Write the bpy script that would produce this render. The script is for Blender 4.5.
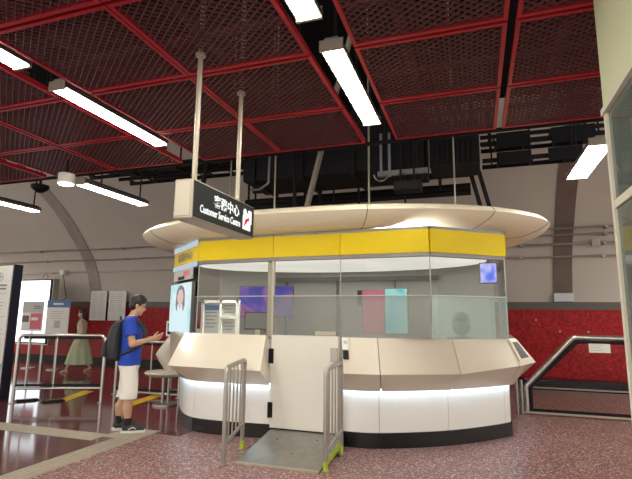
import bpy, bmesh, math, random
from math import sin, cos, pi, radians, atan, atan2, sqrt
from mathutils import Vector, Matrix
random.seed(7)
for o in list(bpy.data.objects):
    bpy.data.objects.remove(o, do_unlink=True)
SC = bpy.context.scene
COL = SC.collection

# ------------------------------------------------------------------ camera
YAW, PIT, ROLL = radians(18.7), atan(76 / 470), radians(0.6)
fw = Vector((-sin(YAW) * cos(PIT), cos(YAW) * cos(PIT), sin(PIT)))
rt = Vector((cos(YAW), sin(YAW), 0))
up = rt.cross(fw)
r2 = rt * cos(ROLL) + up * sin(ROLL)
u2 = up * cos(ROLL) - rt * sin(ROLL)
cam = bpy.data.cameras.new('camera')
cam.sensor_fit = 'HORIZONTAL'
cam.sensor_width = 36
cam.lens = 36 * 470 / 632
camo = bpy.data.objects.new('camera', cam)
COL.objects.link(camo)
camo.matrix_world = Matrix(((r2.x, u2.x, -fw.x, 0), (r2.y, u2.y, -fw.y, 0), (r2.z, u2.z, -fw.z, 1.5), (0, 0, 0, 1)))
SC.camera = camo
# ------------------------------------------------------------------ world and exposure
W = bpy.data.worlds.new('hall_ambient')
SC.world = W
W.use_nodes = True
W.node_tree.nodes['Background'].inputs[0].default_value = (1.0, 0.93, 0.84, 1)
W.node_tree.nodes['Background'].inputs[1].default_value = 0.75
SC.view_settings.view_transform = 'Standard'
SC.view_settings.look = 'None'
SC.view_settings.gamma = 1
SC.view_settings.use_curve_mapping = False
SC.view_settings.exposure = 1.25
TUBE = 16.0          # brightness of the fluorescent diffusers


# ------------------------------------------------------------------ materials
def nd(nt, t, **kw):
    n = nt.nodes.new(t)
    for k, v in kw.items():
        setattr(n, k, v)
    return n


def mat(name, col, rough=0.5, metal=0.0, var=0.08, scale=6.0, spec=0.5, bump=0.0, coat=0.0):
    m = bpy.data.materials.new(name)
    m.use_nodes = True
    nt = m.node_tree
    b = nt.nodes['Principled BSDF']
    b.inputs['Roughness'].default_value = rough
    b.inputs['Metallic'].default_value = metal
    b.inputs['Specular IOR Level'].default_value = spec
    b.inputs['Coat Weight'].default_value = coat
    tc = nd(nt, 'ShaderNodeTexCoord')
    no = nd(nt, 'ShaderNodeTexNoise')
    no.inputs['Scale'].default_value = scale
    no.inputs['Detail'].default_value = 3
    nt.links.new(tc.outputs['Object'], no.inputs['Vector'])
    mx = nd(nt, 'ShaderNodeMix', data_type='RGBA')
    mx.inputs['A'].default_value = tuple(max(0, c * (1 - var)) for c in col) + (1,)
    mx.inputs['B'].default_value = tuple(min(1, c * (1 + var)) for c in col) + (1,)
    nt.links.new(no.outputs['Fac'], mx.inputs['Factor'])
    nt.links.new(mx.outputs['Result'], b.inputs['Base Color'])
    if bump:
        bp = nd(nt, 'ShaderNodeBump')
        bp.inputs['Strength'].default_value = bump
        nt.links.new(no.outputs['Fac'], bp.inputs['Height'])
        nt.links.new(bp.outputs['Normal'], b.inputs['Normal'])
    return m


def emis(name, col, strength, var=0.03, scale=3.0):
    m = bpy.data.materials.new(name)
    m.use_nodes = True
    nt = m.node_tree
    nt.nodes.remove(nt.nodes['Principled BSDF'])
    e = nd(nt, 'ShaderNodeEmission')
    e.inputs[1].default_value = strength
    tc = nd(nt, 'ShaderNodeTexCoord')
    no = nd(nt, 'ShaderNodeTexNoise')
    no.inputs['Scale'].default_value = scale
    nt.links.new(tc.outputs['Object'], no.inputs['Vector'])
    mx = nd(nt, 'ShaderNodeMix', data_type='RGBA')
    mx.inputs['A'].default_value = tuple(c * (1 - var) for c in col) + (1,)
    mx.inputs['B'].default_value = tuple(c * (1 + var) for c in col) + (1,)
    nt.links.new(no.outputs['Fac'], mx.inputs['Factor'])
    nt.links.new(mx.outputs['Result'], e.inputs[0])
    nt.links.new(e.outputs[0], nt.nodes['Material Output'].inputs[0])
    return m


def glass(name, tint=(0.9, 0.95, 0.93), frost=0.0, frostcol=(0.6, 0.68, 0.64), gl=1.0):
    """Thin pane: tinted straight-through light, Fresnel mirror, optional milky film."""
    m = bpy.data.materials.new(name)
    m.use_nodes = True
    nt = m.node_tree
    nt.nodes.remove(nt.nodes['Principled BSDF'])
    tr = nd(nt, 'ShaderNodeBsdfTransparent')
    tr.inputs[0].default_value = tint + (1,)
    g = nd(nt, 'ShaderNodeBsdfGlossy')
    g.inputs['Roughness'].default_value = 0.02
    fr = nd(nt, 'ShaderNodeFresnel')
    fr.inputs[0].default_value = 1.0 + 0.5 * gl
    mx = nd(nt, 'ShaderNodeMixShader')
    nt.links.new(fr.outputs[0], mx.inputs[0])
    base = tr
    if frost:
        df = nd(nt, 'ShaderNodeBsdfDiffuse')
        df.inputs[0].default_value = frostcol + (1,)
        tl = nd(nt, 'ShaderNodeBsdfTranslucent')
        tl.inputs[0].default_value = frostcol + (1,)
        a = nd(nt, 'ShaderNodeMixShader')
        a.inputs[0].default_value = 0.5
        nt.links.new(df.outputs[0], a.inputs[1])
        nt.links.new(tl.outputs[0], a.inputs[2])
        f = nd(nt, 'ShaderNodeMixShader')
        f.inputs[0].default_value = frost
        tc = nd(nt, 'ShaderNodeTexCoord')
        no = nd(nt, 'ShaderNodeTexNoise')
        no.inputs['Scale'].default_value = 2.0
        nt.links.new(tc.outputs['Object'], no.inputs['Vector'])
        mr = nd(nt, 'ShaderNodeMapRange')
        mr.inputs['To Min'].default_value = frost * 0.7
        mr.inputs['To Max'].default_value = frost * 1.3
        nt.links.new(no.outputs['Fac'], mr.inputs['Value'])
        nt.links.new(mr.outputs[0], f.inputs[0])
        nt.links.new(tr.outputs[0], f.inputs[1])
        nt.links.new(a.outputs[0], f.inputs[2])
        base = f
    nt.links.new(base.outputs[0], mx.inputs[1])
    nt.links.new(g.outputs[0], mx.inputs[2])
    nt.links.new(mx.outputs[0], nt.nodes['Material Output'].inputs[0])
    return m


def terrazzo(name, base, chip, dark, rough, chipamt, joint=0.9, jx=0.0, jy=0.0):
    m = bpy.data.materials.new(name)
    m.use_nodes = True
    nt = m.node_tree
    b = nt.nodes['Principled BSDF']
    tc = nd(nt, 'ShaderNodeTexCoord')
    v = nd(nt, 'ShaderNodeTexVoronoi')
    v.inputs['Scale'].default_value = 72
    nt.links.new(tc.outputs['Object'], v.inputs['Vector'])
    sp = nd(nt, 'ShaderNodeSeparateColor')
    nt.links.new(v.outputs['Color'], sp.inputs[0])
    r = nd(nt, 'ShaderNodeValToRGB')
    cr = r.color_ramp
    cr.interpolation = 'CONSTANT'
    cr.elements[0].position = 0
    cr.elements[0].color = dark + (1,)
    cr.elements[1].position = 0.16
    cr.elements[1].color = base + (1,)
    e = cr.elements.new(0.55)
    e.color = tuple(c * 1.35 for c in base) + (1,)
    e = cr.elements.new(1 - chipamt)
    e.color = chip + (1,)
    nt.links.new(sp.outputs[0], r.inputs[0])
    # large mottling and tile joints
    no = nd(nt, 'ShaderNodeTexNoise')
    no.inputs['Scale'].default_value = 1.3
    no.inputs['Detail'].default_value = 4
    nt.links.new(tc.outputs['Object'], no.inputs['Vector'])
    mr = nd(nt, 'ShaderNodeMapRange')
    mr.inputs['To Min'].default_value = 0.85
    mr.inputs['To Max'].default_value = 1.15
    nt.links.new(no.outputs['Fac'], mr.inputs['Value'])
    mp = nd(nt, 'ShaderNodeMapping')
    mp.inputs['Location'].default_value = (jx, jy, 0)
    nt.links.new(tc.outputs['Object'], mp.inputs[0])
    br = nd(nt, 'ShaderNodeTexBrick')
    br.offset = 0
    br.inputs['Scale'].default_value = 1
    br.inputs['Brick Width'].default_value = joint
    br.inputs['Row Height'].default_value = joint
    br.inputs['Mortar Size'].default_value = 0.004
    br.inputs['Color1'].default_value = (1, 1, 1, 1)
    br.inputs['Color2'].default_value = (0.9, 0.9, 0.9, 1)
    br.inputs['Mortar'].default_value = (0.45, 0.45, 0.45, 1)
    nt.links.new(mp.outputs[0], br.inputs['Vector'])
    m1 = nd(nt, 'ShaderNodeMix', data_type='RGBA', blend_type='MULTIPLY')
    m1.inputs['Factor'].default_value = 1
    nt.links.new(r.outputs[0], m1.inputs['A'])
    nt.links.new(mr.outputs[0], m1.inputs['B'])
    m2 = nd(nt, 'ShaderNodeMix', data_type='RGBA', blend_type='MULTIPLY')
    m2.inputs['Factor'].default_value = 1
    nt.links.new(m1.outputs['Result'], m2.inputs['A'])
    nt.links.new(br.outputs['Color'], m2.inputs['B'])
    nt.links.new(m2.outputs['Result'], b.inputs['Base Color'])
    b.inputs['Roughness'].default_value = rough
    return m


def mosaic(name):
    m = bpy.data.materials.new(name)
    m.use_nodes = True
    nt = m.node_tree
    b = nt.nodes['Principled BSDF']
    tc = nd(nt, 'ShaderNodeTexCoord')
    v = nd(nt, 'ShaderNodeTexVoronoi')
    v.inputs['Scale'].default_value = 22
    v.inputs['Randomness'].default_value = 0.3
    nt.links.new(tc.outputs['Object'], v.inputs['Vector'])
    sp = nd(nt, 'ShaderNodeSeparateColor')
    nt.links.new(v.outputs['Color'], sp.inputs[0])
    r = nd(nt, 'ShaderNodeValToRGB')
    cr = r.color_ramp
    cr.elements[0].color = (0.22, 0.003, 0.006, 1)
    cr.elements[1].color = (0.55, 0.02, 0.028, 1)
    e = cr.elements.new(0.97)
    e.color = (0.46, 0.008, 0.014, 1)
    nt.links.new(sp.outputs[1], r.inputs[0])
    nt.links.new(r.outputs[0], b.inputs['Base Color'])
    b.inputs['Roughness'].default_value = 0.45
    b.inputs['Specular IOR Level'].default_value = 0.25
    return m


def screen(name, bands, strength, scale=2.0, dist=1.5, seed=0.0):
    m = bpy.data.materials.new(name)
    m.use_nodes = True
    nt = m.node_tree
    nt.nodes.remove(nt.nodes['Principled BSDF'])
    tc = nd(nt, 'ShaderNodeTexCoord')
    mp = nd(nt, 'ShaderNodeMapping')
    mp.inputs['Location'].default_value = (seed, seed * 2, seed)
    nt.links.new(tc.outputs['Object'], mp.inputs[0])
    no = nd(nt, 'ShaderNodeTexNoise')
    no.inputs['Scale'].default_value = scale
    no.inputs['Detail'].default_value = 2
    no.inputs['Distortion'].default_value = dist
    nt.links.new(mp.outputs[0], no.inputs['Vector'])
    r = nd(nt, 'ShaderNodeValToRGB')
    cr = r.color_ramp
    n = len(bands)
    for i, c in enumerate(bands):
        p = 0.3 + 0.4 * i / max(1, n - 1)
        if i < 2:
            cr.elements[i].position = p
            cr.elements[i].color = c + (1,)
        else:
            cr.elements.new(p).color = c + (1,)
    nt.links.new(no.outputs['Fac'], r.inputs[0])
    e = nd(nt, 'ShaderNodeEmission')
    e.inputs[1].default_value = strength
    nt.links.new(r.outputs[0], e.inputs[0])
    nt.links.new(e.outputs[0], nt.nodes['Material Output'].inputs[0])
    return m


M = dict(
    wall=mat('painted_concrete', (0.53, 0.49, 0.435), 0.7, var=0.08, scale=1.2),
    void=mat('unlit_void_soffit', (0.006, 0.006, 0.007), 0.9, spec=0.1),  # near-black colour stands in for the unlit space above the panels
    rib=mat('brushed_rib_cladding', (0.20, 0.16, 0.14), 0.45, 0.35, var=0.25, scale=2.5),
    ribl=mat('pale_rib_cladding', (0.40, 0.37, 0.34), 0.45, 0.35, var=0.3, scale=2.5),
    band=mat('dark_wall_band', (0.085, 0.07, 0.06), 0.4),
    black=mat('black_paint', (0.007, 0.007, 0.008), 0.6, spec=0.25),
    blackgloss=mat('black_plinth', (0.008, 0.008, 0.009), 0.25),
    red=mat('red_enamel_frame', (0.40, 0.016, 0.03), 0.4, var=0.15, spec=0.35),
    lattice=mat('maroon_expanded_metal', (0.135, 0.042, 0.048), 0.45, var=0.2),
    cream=mat('cream_gloss_panel', (0.76, 0.70, 0.58), 0.16, var=0.02, coat=0.3),
    canopy=mat('warm_cream_canopy', (0.83, 0.75, 0.58), 0.3, var=0.02),
    white=mat('white_gloss_panel', (0.80, 0.79, 0.75), 0.2, var=0.02),
    door=mat('pale_door_panel', (0.72, 0.69, 0.62), 0.35, var=0.02),
    yellow=mat('yellow_fascia', (0.69, 0.51, 0.0), 0.45, var=0.04, spec=0.25),
    steel=mat('brushed_steel', (0.56, 0.54, 0.51), 0.28, 0.95, var=0.1, scale=20),
    steeld=mat('dull_steel', (0.40, 0.38, 0.35), 0.35, 0.9, var=0.12, scale=12),
    satin=mat('satin_aluminium', (0.44, 0.40, 0.32), 0.4, 0.5, var=0.06),
    ramp=mat('worn_ramp_plate', (0.26, 0.25, 0.225), 0.32, 0.6, var=0.3, scale=9),
    sign=mat('charcoal_sign_face', (0.016, 0.020, 0.021), 0.5, spec=0.2),
    paper=mat('white_paper', (0.75, 0.74, 0.71), 0.7, var=0.03),
    ink=mat('grey_ink', (0.22, 0.22, 0.23), 0.7),
    inklight=mat('faint_ink', (0.48, 0.48, 0.48), 0.7),
    blueink=mat('blue_header', (0.06, 0.14, 0.34), 0.5),
    pinkink=mat('pink_print', (0.62, 0.12, 0.17), 0.5),
    navy=mat('navy_edge', (0.012, 0.016, 0.03), 0.3),
    lime=mat('lime_tape', (0.36, 0.46, 0.03), 0.5),
    tact=mat('cream_tactile_tile', (0.37, 0.325, 0.25), 0.5, var=0.12, scale=8),
    yfloor=mat('yellow_floor_tape', (0.85, 0.52, 0.01), 0.4, var=0.15),
    textw=emis('lit_sign_letters', (1, 1, 0.98), 0.5),
    textr=emis('lit_sign_red', (0.85, 0.03, 0.06), 0.42),
    tube=emis('fluorescent_diffuser', (1.0, 0.95, 0.84), TUBE),
    bfill=emis('booth_fill_light', (1.0, 0.96, 0.88), 28.0),  # fill light added for the booth interior
    glow=emis('cool_led_strip', (0.55, 0.78, 1.0), 8.0),
    soffit=emis('glowing_booth_ceiling', (1.0, 0.96, 0.88), 0.36, var=0.25, scale=1.1),  # emission stands in for light falling on the white booth ceiling
    lightbox=emis('lightbox_face', (0.88, 0.93, 1.0), 1.1),
    ledframe=emis('pale_blue_led_edge', (0.62, 0.74, 0.86), 0.34, var=0.12, scale=14),
    glass=glass('clear_glass', (0.91, 0.92, 0.90), gl=0.5),
    frost=glass('frosted_glass', (0.80, 0.87, 0.84), 0.22, (0.85, 0.98, 0.91), gl=0.7),
    film=glass('smoky_film_glass', (0.78, 0.79, 0.77), 0.30, (0.52, 0.53, 0.49), gl=0.7),
    green=glass('green_glass', (0.72, 0.80, 0.76), 0.30, (0.62, 0.72, 0.66), gl=1.0),
    fence=glass('fence_glass', (0.95, 0.96, 0.955), gl=0.3),
    inner=mat('booth_inner_panel', (0.42, 0.41, 0.39), 0.5, var=0.05),
    innerd=mat('booth_dark_trim', (0.10, 0.095, 0.09), 0.4),
    boothwall=mat('pale_green_cream_panel', (0.60, 0.64, 0.42), 0.4, var=0.03),
    boothframe=mat('cream_frame', (0.62, 0.60, 0.50), 0.4),
    chair=mat('cream_shell', (0.50, 0.45, 0.37), 0.4, var=0.04),
    skin=mat('skin', (0.50, 0.29, 0.19), 0.5, var=0.05),
    skinl=mat('pale_skin', (0.58, 0.36, 0.26), 0.5, var=0.05),
    hair=mat('black_hair', (0.012, 0.010, 0.009), 0.45, var=0.3, scale=40),
    hairb=mat('dark_brown_hair', (0.022, 0.012, 0.009), 0.5, var=0.3, scale=40),
    blue=mat('royal_blue_cotton', (0.012, 0.055, 0.42), 0.8, var=0.1),
    shorts=mat('white_cotton', (0.78, 0.75, 0.68), 0.85, var=0.05),
    sock=mat('black_cotton', (0.010, 0.010, 0.011), 0.9),
    shoe=mat('charcoal_trainer', (0.020, 0.020, 0.022), 0.6, var=0.2),
    sole=mat('white_rubber', (0.62, 0.60, 0.56), 0.6),
    bag=mat('black_nylon', (0.016, 0.018, 0.022), 0.6, var=0.2, scale=12),
    dress=mat('sage_green_cotton', (0.46, 0.49, 0.33), 0.85, var=0.12, scale=9),
    sandal=mat('tan_leather', (0.42, 0.24, 0.12), 0.6),
    uniform=mat('dark_uniform', (0.02, 0.03, 0.035), 0.8),
    pipe=mat('grey_conduit', (0.34, 0.31, 0.285), 0.45, 0.4),
    pipel=mat('pale_conduit', (0.42, 0.38, 0.35), 0.45, 0.3),
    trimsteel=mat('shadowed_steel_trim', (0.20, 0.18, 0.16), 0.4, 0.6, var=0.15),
    strut=mat('tan_strut', (0.30, 0.26, 0.22), 0.55),
    galv=mat('galvanised_steel', (0.30, 0.30, 0.32), 0.35, 0.9),
    duct=mat('black_duct', (0.006, 0.006, 0.009), 0.6, spec=0.25),
)
M['floorl'] = terrazzo('speckled_terrazzo', (0.215, 0.100, 0.092), (0.62, 0.47, 0.43), (0.07, 0.030, 0.030), 0.42, 0.13, 1.2, 0.3, 0.05)
M['floord'] = terrazzo('polished_dark_granite', (0.11, 0.038, 0.036), (0.22, 0.09, 0.085), (0.045, 0.015, 0.015), 0.09, 0.05, 1.2, 0.3, 0.05)
M['mosaic'] = mosaic('red_mosaic')
M['adpurple'] = screen('purple_advert_reflection', [(0.05, 0.06, 0.45), (0.16, 0.12, 0.6), (0.5, 0.2, 0.5), (0.35, 0.05, 0.08)], 0.26, 2.2, 1.2)  # this and the next two imitate reflections in the booth glass
M['adpink'] = screen('pink_reflection', [(0.5, 0.06, 0.12), (0.42, 0.12, 0.17), (0.40, 0.25, 0.27)], 0.55, 4, 1.0, 3.1)
M['adcyan'] = screen('cyan_reflection', [(0.1, 0.42, 0.5), (0.25, 0.62, 0.62), (0.5, 0.7, 0.62)], 0.5, 5, 1.0, 5.2)
M['adblue'] = screen('blue_led_sign', [(0.1, 0.16, 0.85), (0.3, 0.36, 0.95), (0.7, 0.6, 0.9)], 0.5, 7, 0.5, 1.7)
M['adface'] = screen('pale_cyan_video', [(0.42, 0.80, 0.86), (0.66, 0.90, 0.93), (0.88, 0.95, 0.96)], 0.40, 2.6, 0.8, 2.2)
M['adskin'] = emis('screen_skin', (0.85, 0.62, 0.56), 0.38)
M['adhair'] = emis('screen_hair', (0.35, 0.33, 0.38), 0.3)
M['adshirt'] = emis('screen_shirt', (0.72, 0.90, 0.95), 0.42)


# ------------------------------------------------------------------ geometry helpers
def obj(name, bm, m, parent=None, smooth=None, label=None):
    me = bpy.data.meshes.new(name)
    bmesh.ops.recalc_face_normals(bm, faces=bm.faces)
    bm.to_mesh(me)
    bm.free()
    ms = m if isinstance(m, (list, tuple)) else [m]
    for k in ms:
        me.materials.append(k)
    if smooth is not None:
        for p in me.polygons:
            p.use_smooth = True
        if smooth < 180:
            me.set_sharp_from_angle(angle=radians(smooth))
    o = bpy.data.objects.new(name, me)
    COL.objects.link(o)
    if parent:
        o.parent = parent
    if label:
        o['label'] = label
    return o


def thing(name, label, cat, loc=(0, 0, 0), rz=0.0, group=None):
    o = bpy.data.objects.new(name, None)
    COL.objects.link(o)
    o.empty_display_size = 0.2
    o.location = loc
    o.rotation_euler = (0, 0, rz)
    tag(o, label, cat, group)
    return o


def tag(o, label, cat, group=None):
    o['label'] = label
    o['category'] = cat
    if group:
        o['group'] = group
    return o


def struct(o):
    o['kind'] = 'structure'
    return o


def copy_tree(o, parent=None):
    c = o.copy()
    COL.objects.link(c)
    if parent:
        c.parent = parent
    for ch in list(o.children):
        copy_tree(ch, c)
    return c


def B():
    return bmesh.new()


def box(bm, x0, x1, y0, y1, z0, z1, bev=0.0, mi=0, mtx=None):
    r = bmesh.ops.create_cube(bm, size=1)
    vs = r['verts']
    bmesh.ops.scale(bm, vec=(x1 - x0, y1 - y0, z1 - z0), verts=vs)
    bmesh.ops.translate(bm, vec=((x0 + x1) / 2, (y0 + y1) / 2, (z0 + z1) / 2), verts=vs)
    if mtx is not None:
        bmesh.ops.transform(bm, matrix=mtx, verts=vs)
    fs = list({f for v in vs for f in v.link_faces})
    for f in fs:
        f.material_index = mi
    if bev:
        es = list({e for v in vs for e in v.link_edges})
        bmesh.ops.bevel(bm, geom=es, offset=bev, segments=2, affect='EDGES', profile=0.5)
    return bm


def prism(bm, pts, z0, z1):
    lo = [bm.verts.new((p[0], p[1], z0)) for p in pts]
    hi = [bm.verts.new((p[0], p[1], z1)) for p in pts]
    n = len(pts)
    bm.faces.new(lo[::-1])
    bm.faces.new(hi)
    for i in range(n):
        j = (i + 1) % n
        bm.faces.new((lo[i], lo[j], hi[j], hi[i]))
    return bm


def loft(bm, rings, cap=True, closed=True):
    rv = [[bm.verts.new(p) for p in r] for r in rings]
    n = len(rv[0])
    for a, b in zip(rv[:-1], rv[1:]):
        for i in range(n if closed else n - 1):
            j = (i + 1) % n
            bm.faces.new((a[i], a[j], b[j], b[i]))
    if cap:
        bm.faces.new(rv[0][::-1])
        bm.faces.new(rv[-1])
    return bm


def tube(bm, pts, r, n=10, cap=True):
    pts = [Vector(p) for p in pts]
    rs = r if isinstance(r, (list, tuple)) else [r] * len(pts)
    T = []
    for i in range(len(pts)):
        if i == 0:
            t = pts[1] - pts[0]
        elif i == len(pts) - 1:
            t = pts[-1] - pts[-2]
        else:
            t = (pts[i + 1] - pts[i]).normalized() + (pts[i] - pts[i - 1]).normalized()
        T.append(t.normalized())
    ref = Vector((0, 0, 1)) if abs(T[0].z) < 0.9 else Vector((1, 0, 0))
    nrm = T[0].cross(ref).normalized()
    rings = []
    for i, p in enumerate(pts):
        nrm = (nrm - T[i] * nrm.dot(T[i])).normalized()
        bi = T[i].cross(nrm)
        k = 1.0
        if 0 < i < len(pts) - 1:
            k = 1.0 / max(0.5, T[i].dot((pts[i + 1] - pts[i]).normalized()))
        rings.append([p + (nrm * cos(2 * pi * a / n) + bi * sin(2 * pi * a / n)) * rs[i] * (k if k < 1.2 else 1.1) for a in range(n)])
    loft(bm, rings, cap)
    return bm


def arc(c, a, b, r, n=6):
    """Round the corner a-c-b with radius r; returns points."""
    a, b, c = Vector(a), Vector(b), Vector(c)
    u, v = (a - c).normalized(), (b - c).normalized()
    ang = u.angle(v)
    d = r / math.tan(ang / 2)
    cen = c + (u + v).normalized() * (r / sin(ang / 2))
    p0, p1 = c + u * d, c + v * d
    out = []
    for i in range(n + 1):
        t = i / n
        q = p0.lerp(p1, t) - cen
        out.append(cen + q.normalized() * r)
    return out


def rounded(pts, r, n=6):
    out = [Vector(pts[0])]
    for i in range(1, len(pts) - 1):
        out += arc(pts[i], pts[i - 1], pts[i + 1], r, n)
    out.append(Vector(pts[-1]))
    return out


def cyl(bm, x, y, z0, z1, r, n=16):
    return tube(bm, [(x, y, z0), (x, y, z1)], r, n)


def beam(bm, a, b, w, h):
    a, b = Vector(a), Vector(b)
    t = (b - a).normalized()
    ref = Vector((0, 0, 1)) if abs(t.z) < 0.95 else Vector((1, 0, 0))
    s = t.cross(ref).normalized()
    u = s.cross(t)
    rings = [[p + s * sx * w / 2 + u * sz * h / 2 for sx, sz in ((-1, -1), (1, -1), (1, 1), (-1, 1))] for p in (a, b)]
    return loft(bm, rings)


def ellipsoid(bm, c, r, nu=16, nv=10, mtx=None):
    q = bmesh.ops.create_uvsphere(bm, u_segments=nu, v_segments=nv, radius=1)
    vs = q['verts']
    bmesh.ops.scale(bm, vec=r, verts=vs)
    if mtx is not None:
        bmesh.ops.transform(bm, matrix=mtx, verts=vs)
    bmesh.ops.translate(bm, vec=c, verts=vs)
    return bm


def chain(bm, pts, rs, n=12):
    for i in range(len(pts) - 1):
        tube(bm, [pts[i], pts[i + 1]], [rs[i], rs[i + 1]], n)
    for p, r in zip(pts, rs):
        ellipsoid(bm, p, (r, r, r), n, 8)
    return bm


def remesh(name, bm, voxel, m, parent=None, it=4, label=None):
    o = obj(name, bm, m, None)
    md = o.modifiers.new('r', 'REMESH')
    md.mode = 'VOXEL'
    md.voxel_size = voxel
    sm = o.modifiers.new('s', 'SMOOTH')
    sm.iterations = it
    sm.factor = 0.5
    dg = bpy.context.evaluated_depsgraph_get()
    me = bpy.data.meshes.new_from_object(o.evaluated_get(dg))
    o.modifiers.clear()
    old = o.data
    o.data = me
    me.name = name
    bpy.data.meshes.remove(old)
    for p in me.polygons:
        p.use_smooth = True
    o.name = name
    if parent:
        o.parent = parent
    if label:
        o['label'] = label
    return o


def eyes(z, x0, x1, w, n=2):
    pass


def lettering(name, body, m, parent, origin, right, upv, width=None, height=None, depth=0.004, label=None, bold=0.0):
    """Letters as a thin raised mesh whose lower-left corner is at origin."""
    cu = bpy.data.curves.new(name, 'FONT')
    cu.body = body
    cu.extrude = 0.5
    cu.offset = bold
    cu.resolution_u = 3
    t = bpy.data.objects.new(name, cu)
    COL.objects.link(t)
    dg = bpy.context.evaluated_depsgraph_get()
    me = bpy.data.meshes.new_from_object(t.evaluated_get(dg))
    bpy.data.objects.remove(t, do_unlink=True)
    bpy.data.curves.remove(cu)
    xs = [v.co.x for v in me.vertices]
    ys = [v.co.y for v in me.vertices]
    x0, x1, y0, y1 = min(xs), max(xs), min(ys), max(ys)
    sx = width / (x1 - x0)
    sy = height / (y1 - y0) if height else sx
    R_, U_ = Vector(right).normalized(), Vector(upv).normalized()
    N_ = R_.cross(U_)
    O_ = Vector(origin)
    for v in me.vertices:
        v.co = O_ + R_ * (v.co.x - x0) * sx + U_ * (v.co.y - y0) * sy + N_ * v.co.z * depth
    me.materials.clear()
    me.materials.append(m)
    me.name = name
    o = bpy.data.objects.new(name, me)
    COL.objects.link(o)
    o.parent = parent
    if label:
        o['label'] = label
    return o


def ink_lines(bm, origin, right, upv, w, rows, pitch, h, depth=0.003, rag=0.4):
    """Rows of unreadably small print as thin raised bars."""
    R_, U_ = Vector(right).normalized(), Vector(upv).normalized()
    N_ = R_.cross(U_)
    O_ = Vector(origin)
    for k in range(rows):
        L = w * (1 - rag * random.random())
        p = O_ - U_ * pitch * k
        q = [p, p + R_ * L, p + R_ * L + U_ * h, p + U_ * h]
        loft(bm, [q, [v + N_ * depth for v in q]])
    return bm


def ceil_z(y):
    pr = [(-6, 6.4), (0, 6.4), (5, 6.25), (7.2, 5.9), (8.7, 5.45), (9.6, 5.0), (10.3, 4.5), (12, 2)]
    for (a, za), (b, zb) in zip(pr[:-1], pr[1:]):
        if a <= y <= b:
            return za + (zb - za) * (y - a) / (b - a) - 0.01
    return 6.3


def hang(t, pts, r=0.015, m=None):
    for x, y, z in pts:
        bm = B(); cyl(bm, x, y, z, ceil_z(y + t.location.y) - t.location.z, r, 6)
        obj('hanger', bm, m or M['black'], t)


# ------------------------------------------------------------------ the setting
bm = B()
XL, XR, YB = -22.0, 9.0, 12.12
def fq(x0, x1, y0, y1, mi):
    f = bm.faces.new([bm.verts.new(p) for p in ((x0, y0, 0), (x1, y0, 0), (x1, y1, 0), (x0, y1, 0))])
    f.material_index = mi
fq(XL, -4.15, -6, 5.3, 1)
fq(-4.15, XR, -6, 5.3, 0)
fq(XL, -3.55, 5.3, YB, 1)
fq(-3.55, XR, 5.3, YB, 0)
struct(obj('floor', bm, [M['floorl'], M['floord']]))

prof = [(12.1, 0), (12.1, 1.7), (12.07, 1.95), (11.97, 2.25), (11.85, 2.66), (11.6, 3.15), (11.2, 3.62), (10.8, 4.05), (10.3, 4.5), (9.6, 5.0), (8.7, 5.45)]
bm = B()
loft(bm, [[(x, y, z) for y, z in prof] for x in (XL, XR)], cap=False, closed=False)
o = struct(obj('wall_back', bm, M['wall'], smooth=60))
bm = B()
top = [(8.7, 5.45), (7.2, 5.9), (5, 6.25), (0, 6.4), (-6, 6.4)]
loft(bm, [[(x, y, z) for y, z in top] for x in (XL, XR)], cap=False, closed=False)
struct(obj('ceiling', bm, M['void'], smooth=60))
bm = B(); box(bm, XL, XR, 12.045, 12.1, 0.16, 1.69)
struct(obj('trim_1', bm, M['mosaic']))
bm = B(); box(bm, XL, XR, 12.03, 12.1, 1.69, 1.86)
struct(obj('trim_2', bm, M['band']))
bm = B(); box(bm, XL, XR, 12.0, 12.1, 0.0, 0.16)
struct(obj('baseboard_back', bm, M['black']))
# small pale fixings in the red mosaic
for i, (x, z) in enumerate([(1.3, 1.45), (1.78, 1.2), (2.35, 1.2), (3.1, 1.16)]):
    bm = B(); tube(bm, [(x, 12.045, z), (x, 12.03, z)], 0.022, 10)
    tag(obj('wall_fixing', bm, M['galv']), ['round pale stud highest and farthest left on the right part of the red mosaic wall',
        'round pale stud second from the left on the red mosaic, left of the brown rib',
        'round pale stud on the red mosaic just below the brown rib',
        'round pale stud farthest right on the red mosaic beyond the barrier'][i], 'wall stud', 'studs in the red mosaic wall')


ribn = 10


def rib(x, w, m, label, light=False):
    pr = [(y - 0.03, z) for y, z in prof if z > 1.8]
    pr = [(12.06, 1.86)] + pr
    bm = B()
    loft(bm, [[(x + sx, y + dy, z) for y, z in pr] for sx, dy in ((-w / 2, 0.1), (-w / 2, 0), (w / 2, 0), (w / 2, 0.1))], cap=False, closed=False)
    global ribn
    ribn += 1
    t = struct(obj('trim_%d' % ribn, bm, m, smooth=50))
    bm = B()
    box(bm, x - w / 2 - 0.01, x + w / 2 + 0.01, 11.98, 12.06, 1.87, 2.06)
    obj('foot_plate', bm, M['galv'] if light else M['steeld'], t)
    return t


rib(-11.42, 0.42, M['ribl'], 'grey curved rib rising up the vaulted wall above the two white notice boards')
rib(1.9, 0.38, M['rib'], 'brown curved rib on the vaulted wall to the right of the booth canopy', True)
rib(-16.6, 0.42, M['ribl'], 'grey curved rib on the vaulted wall at the far left edge behind the white totem')

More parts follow.
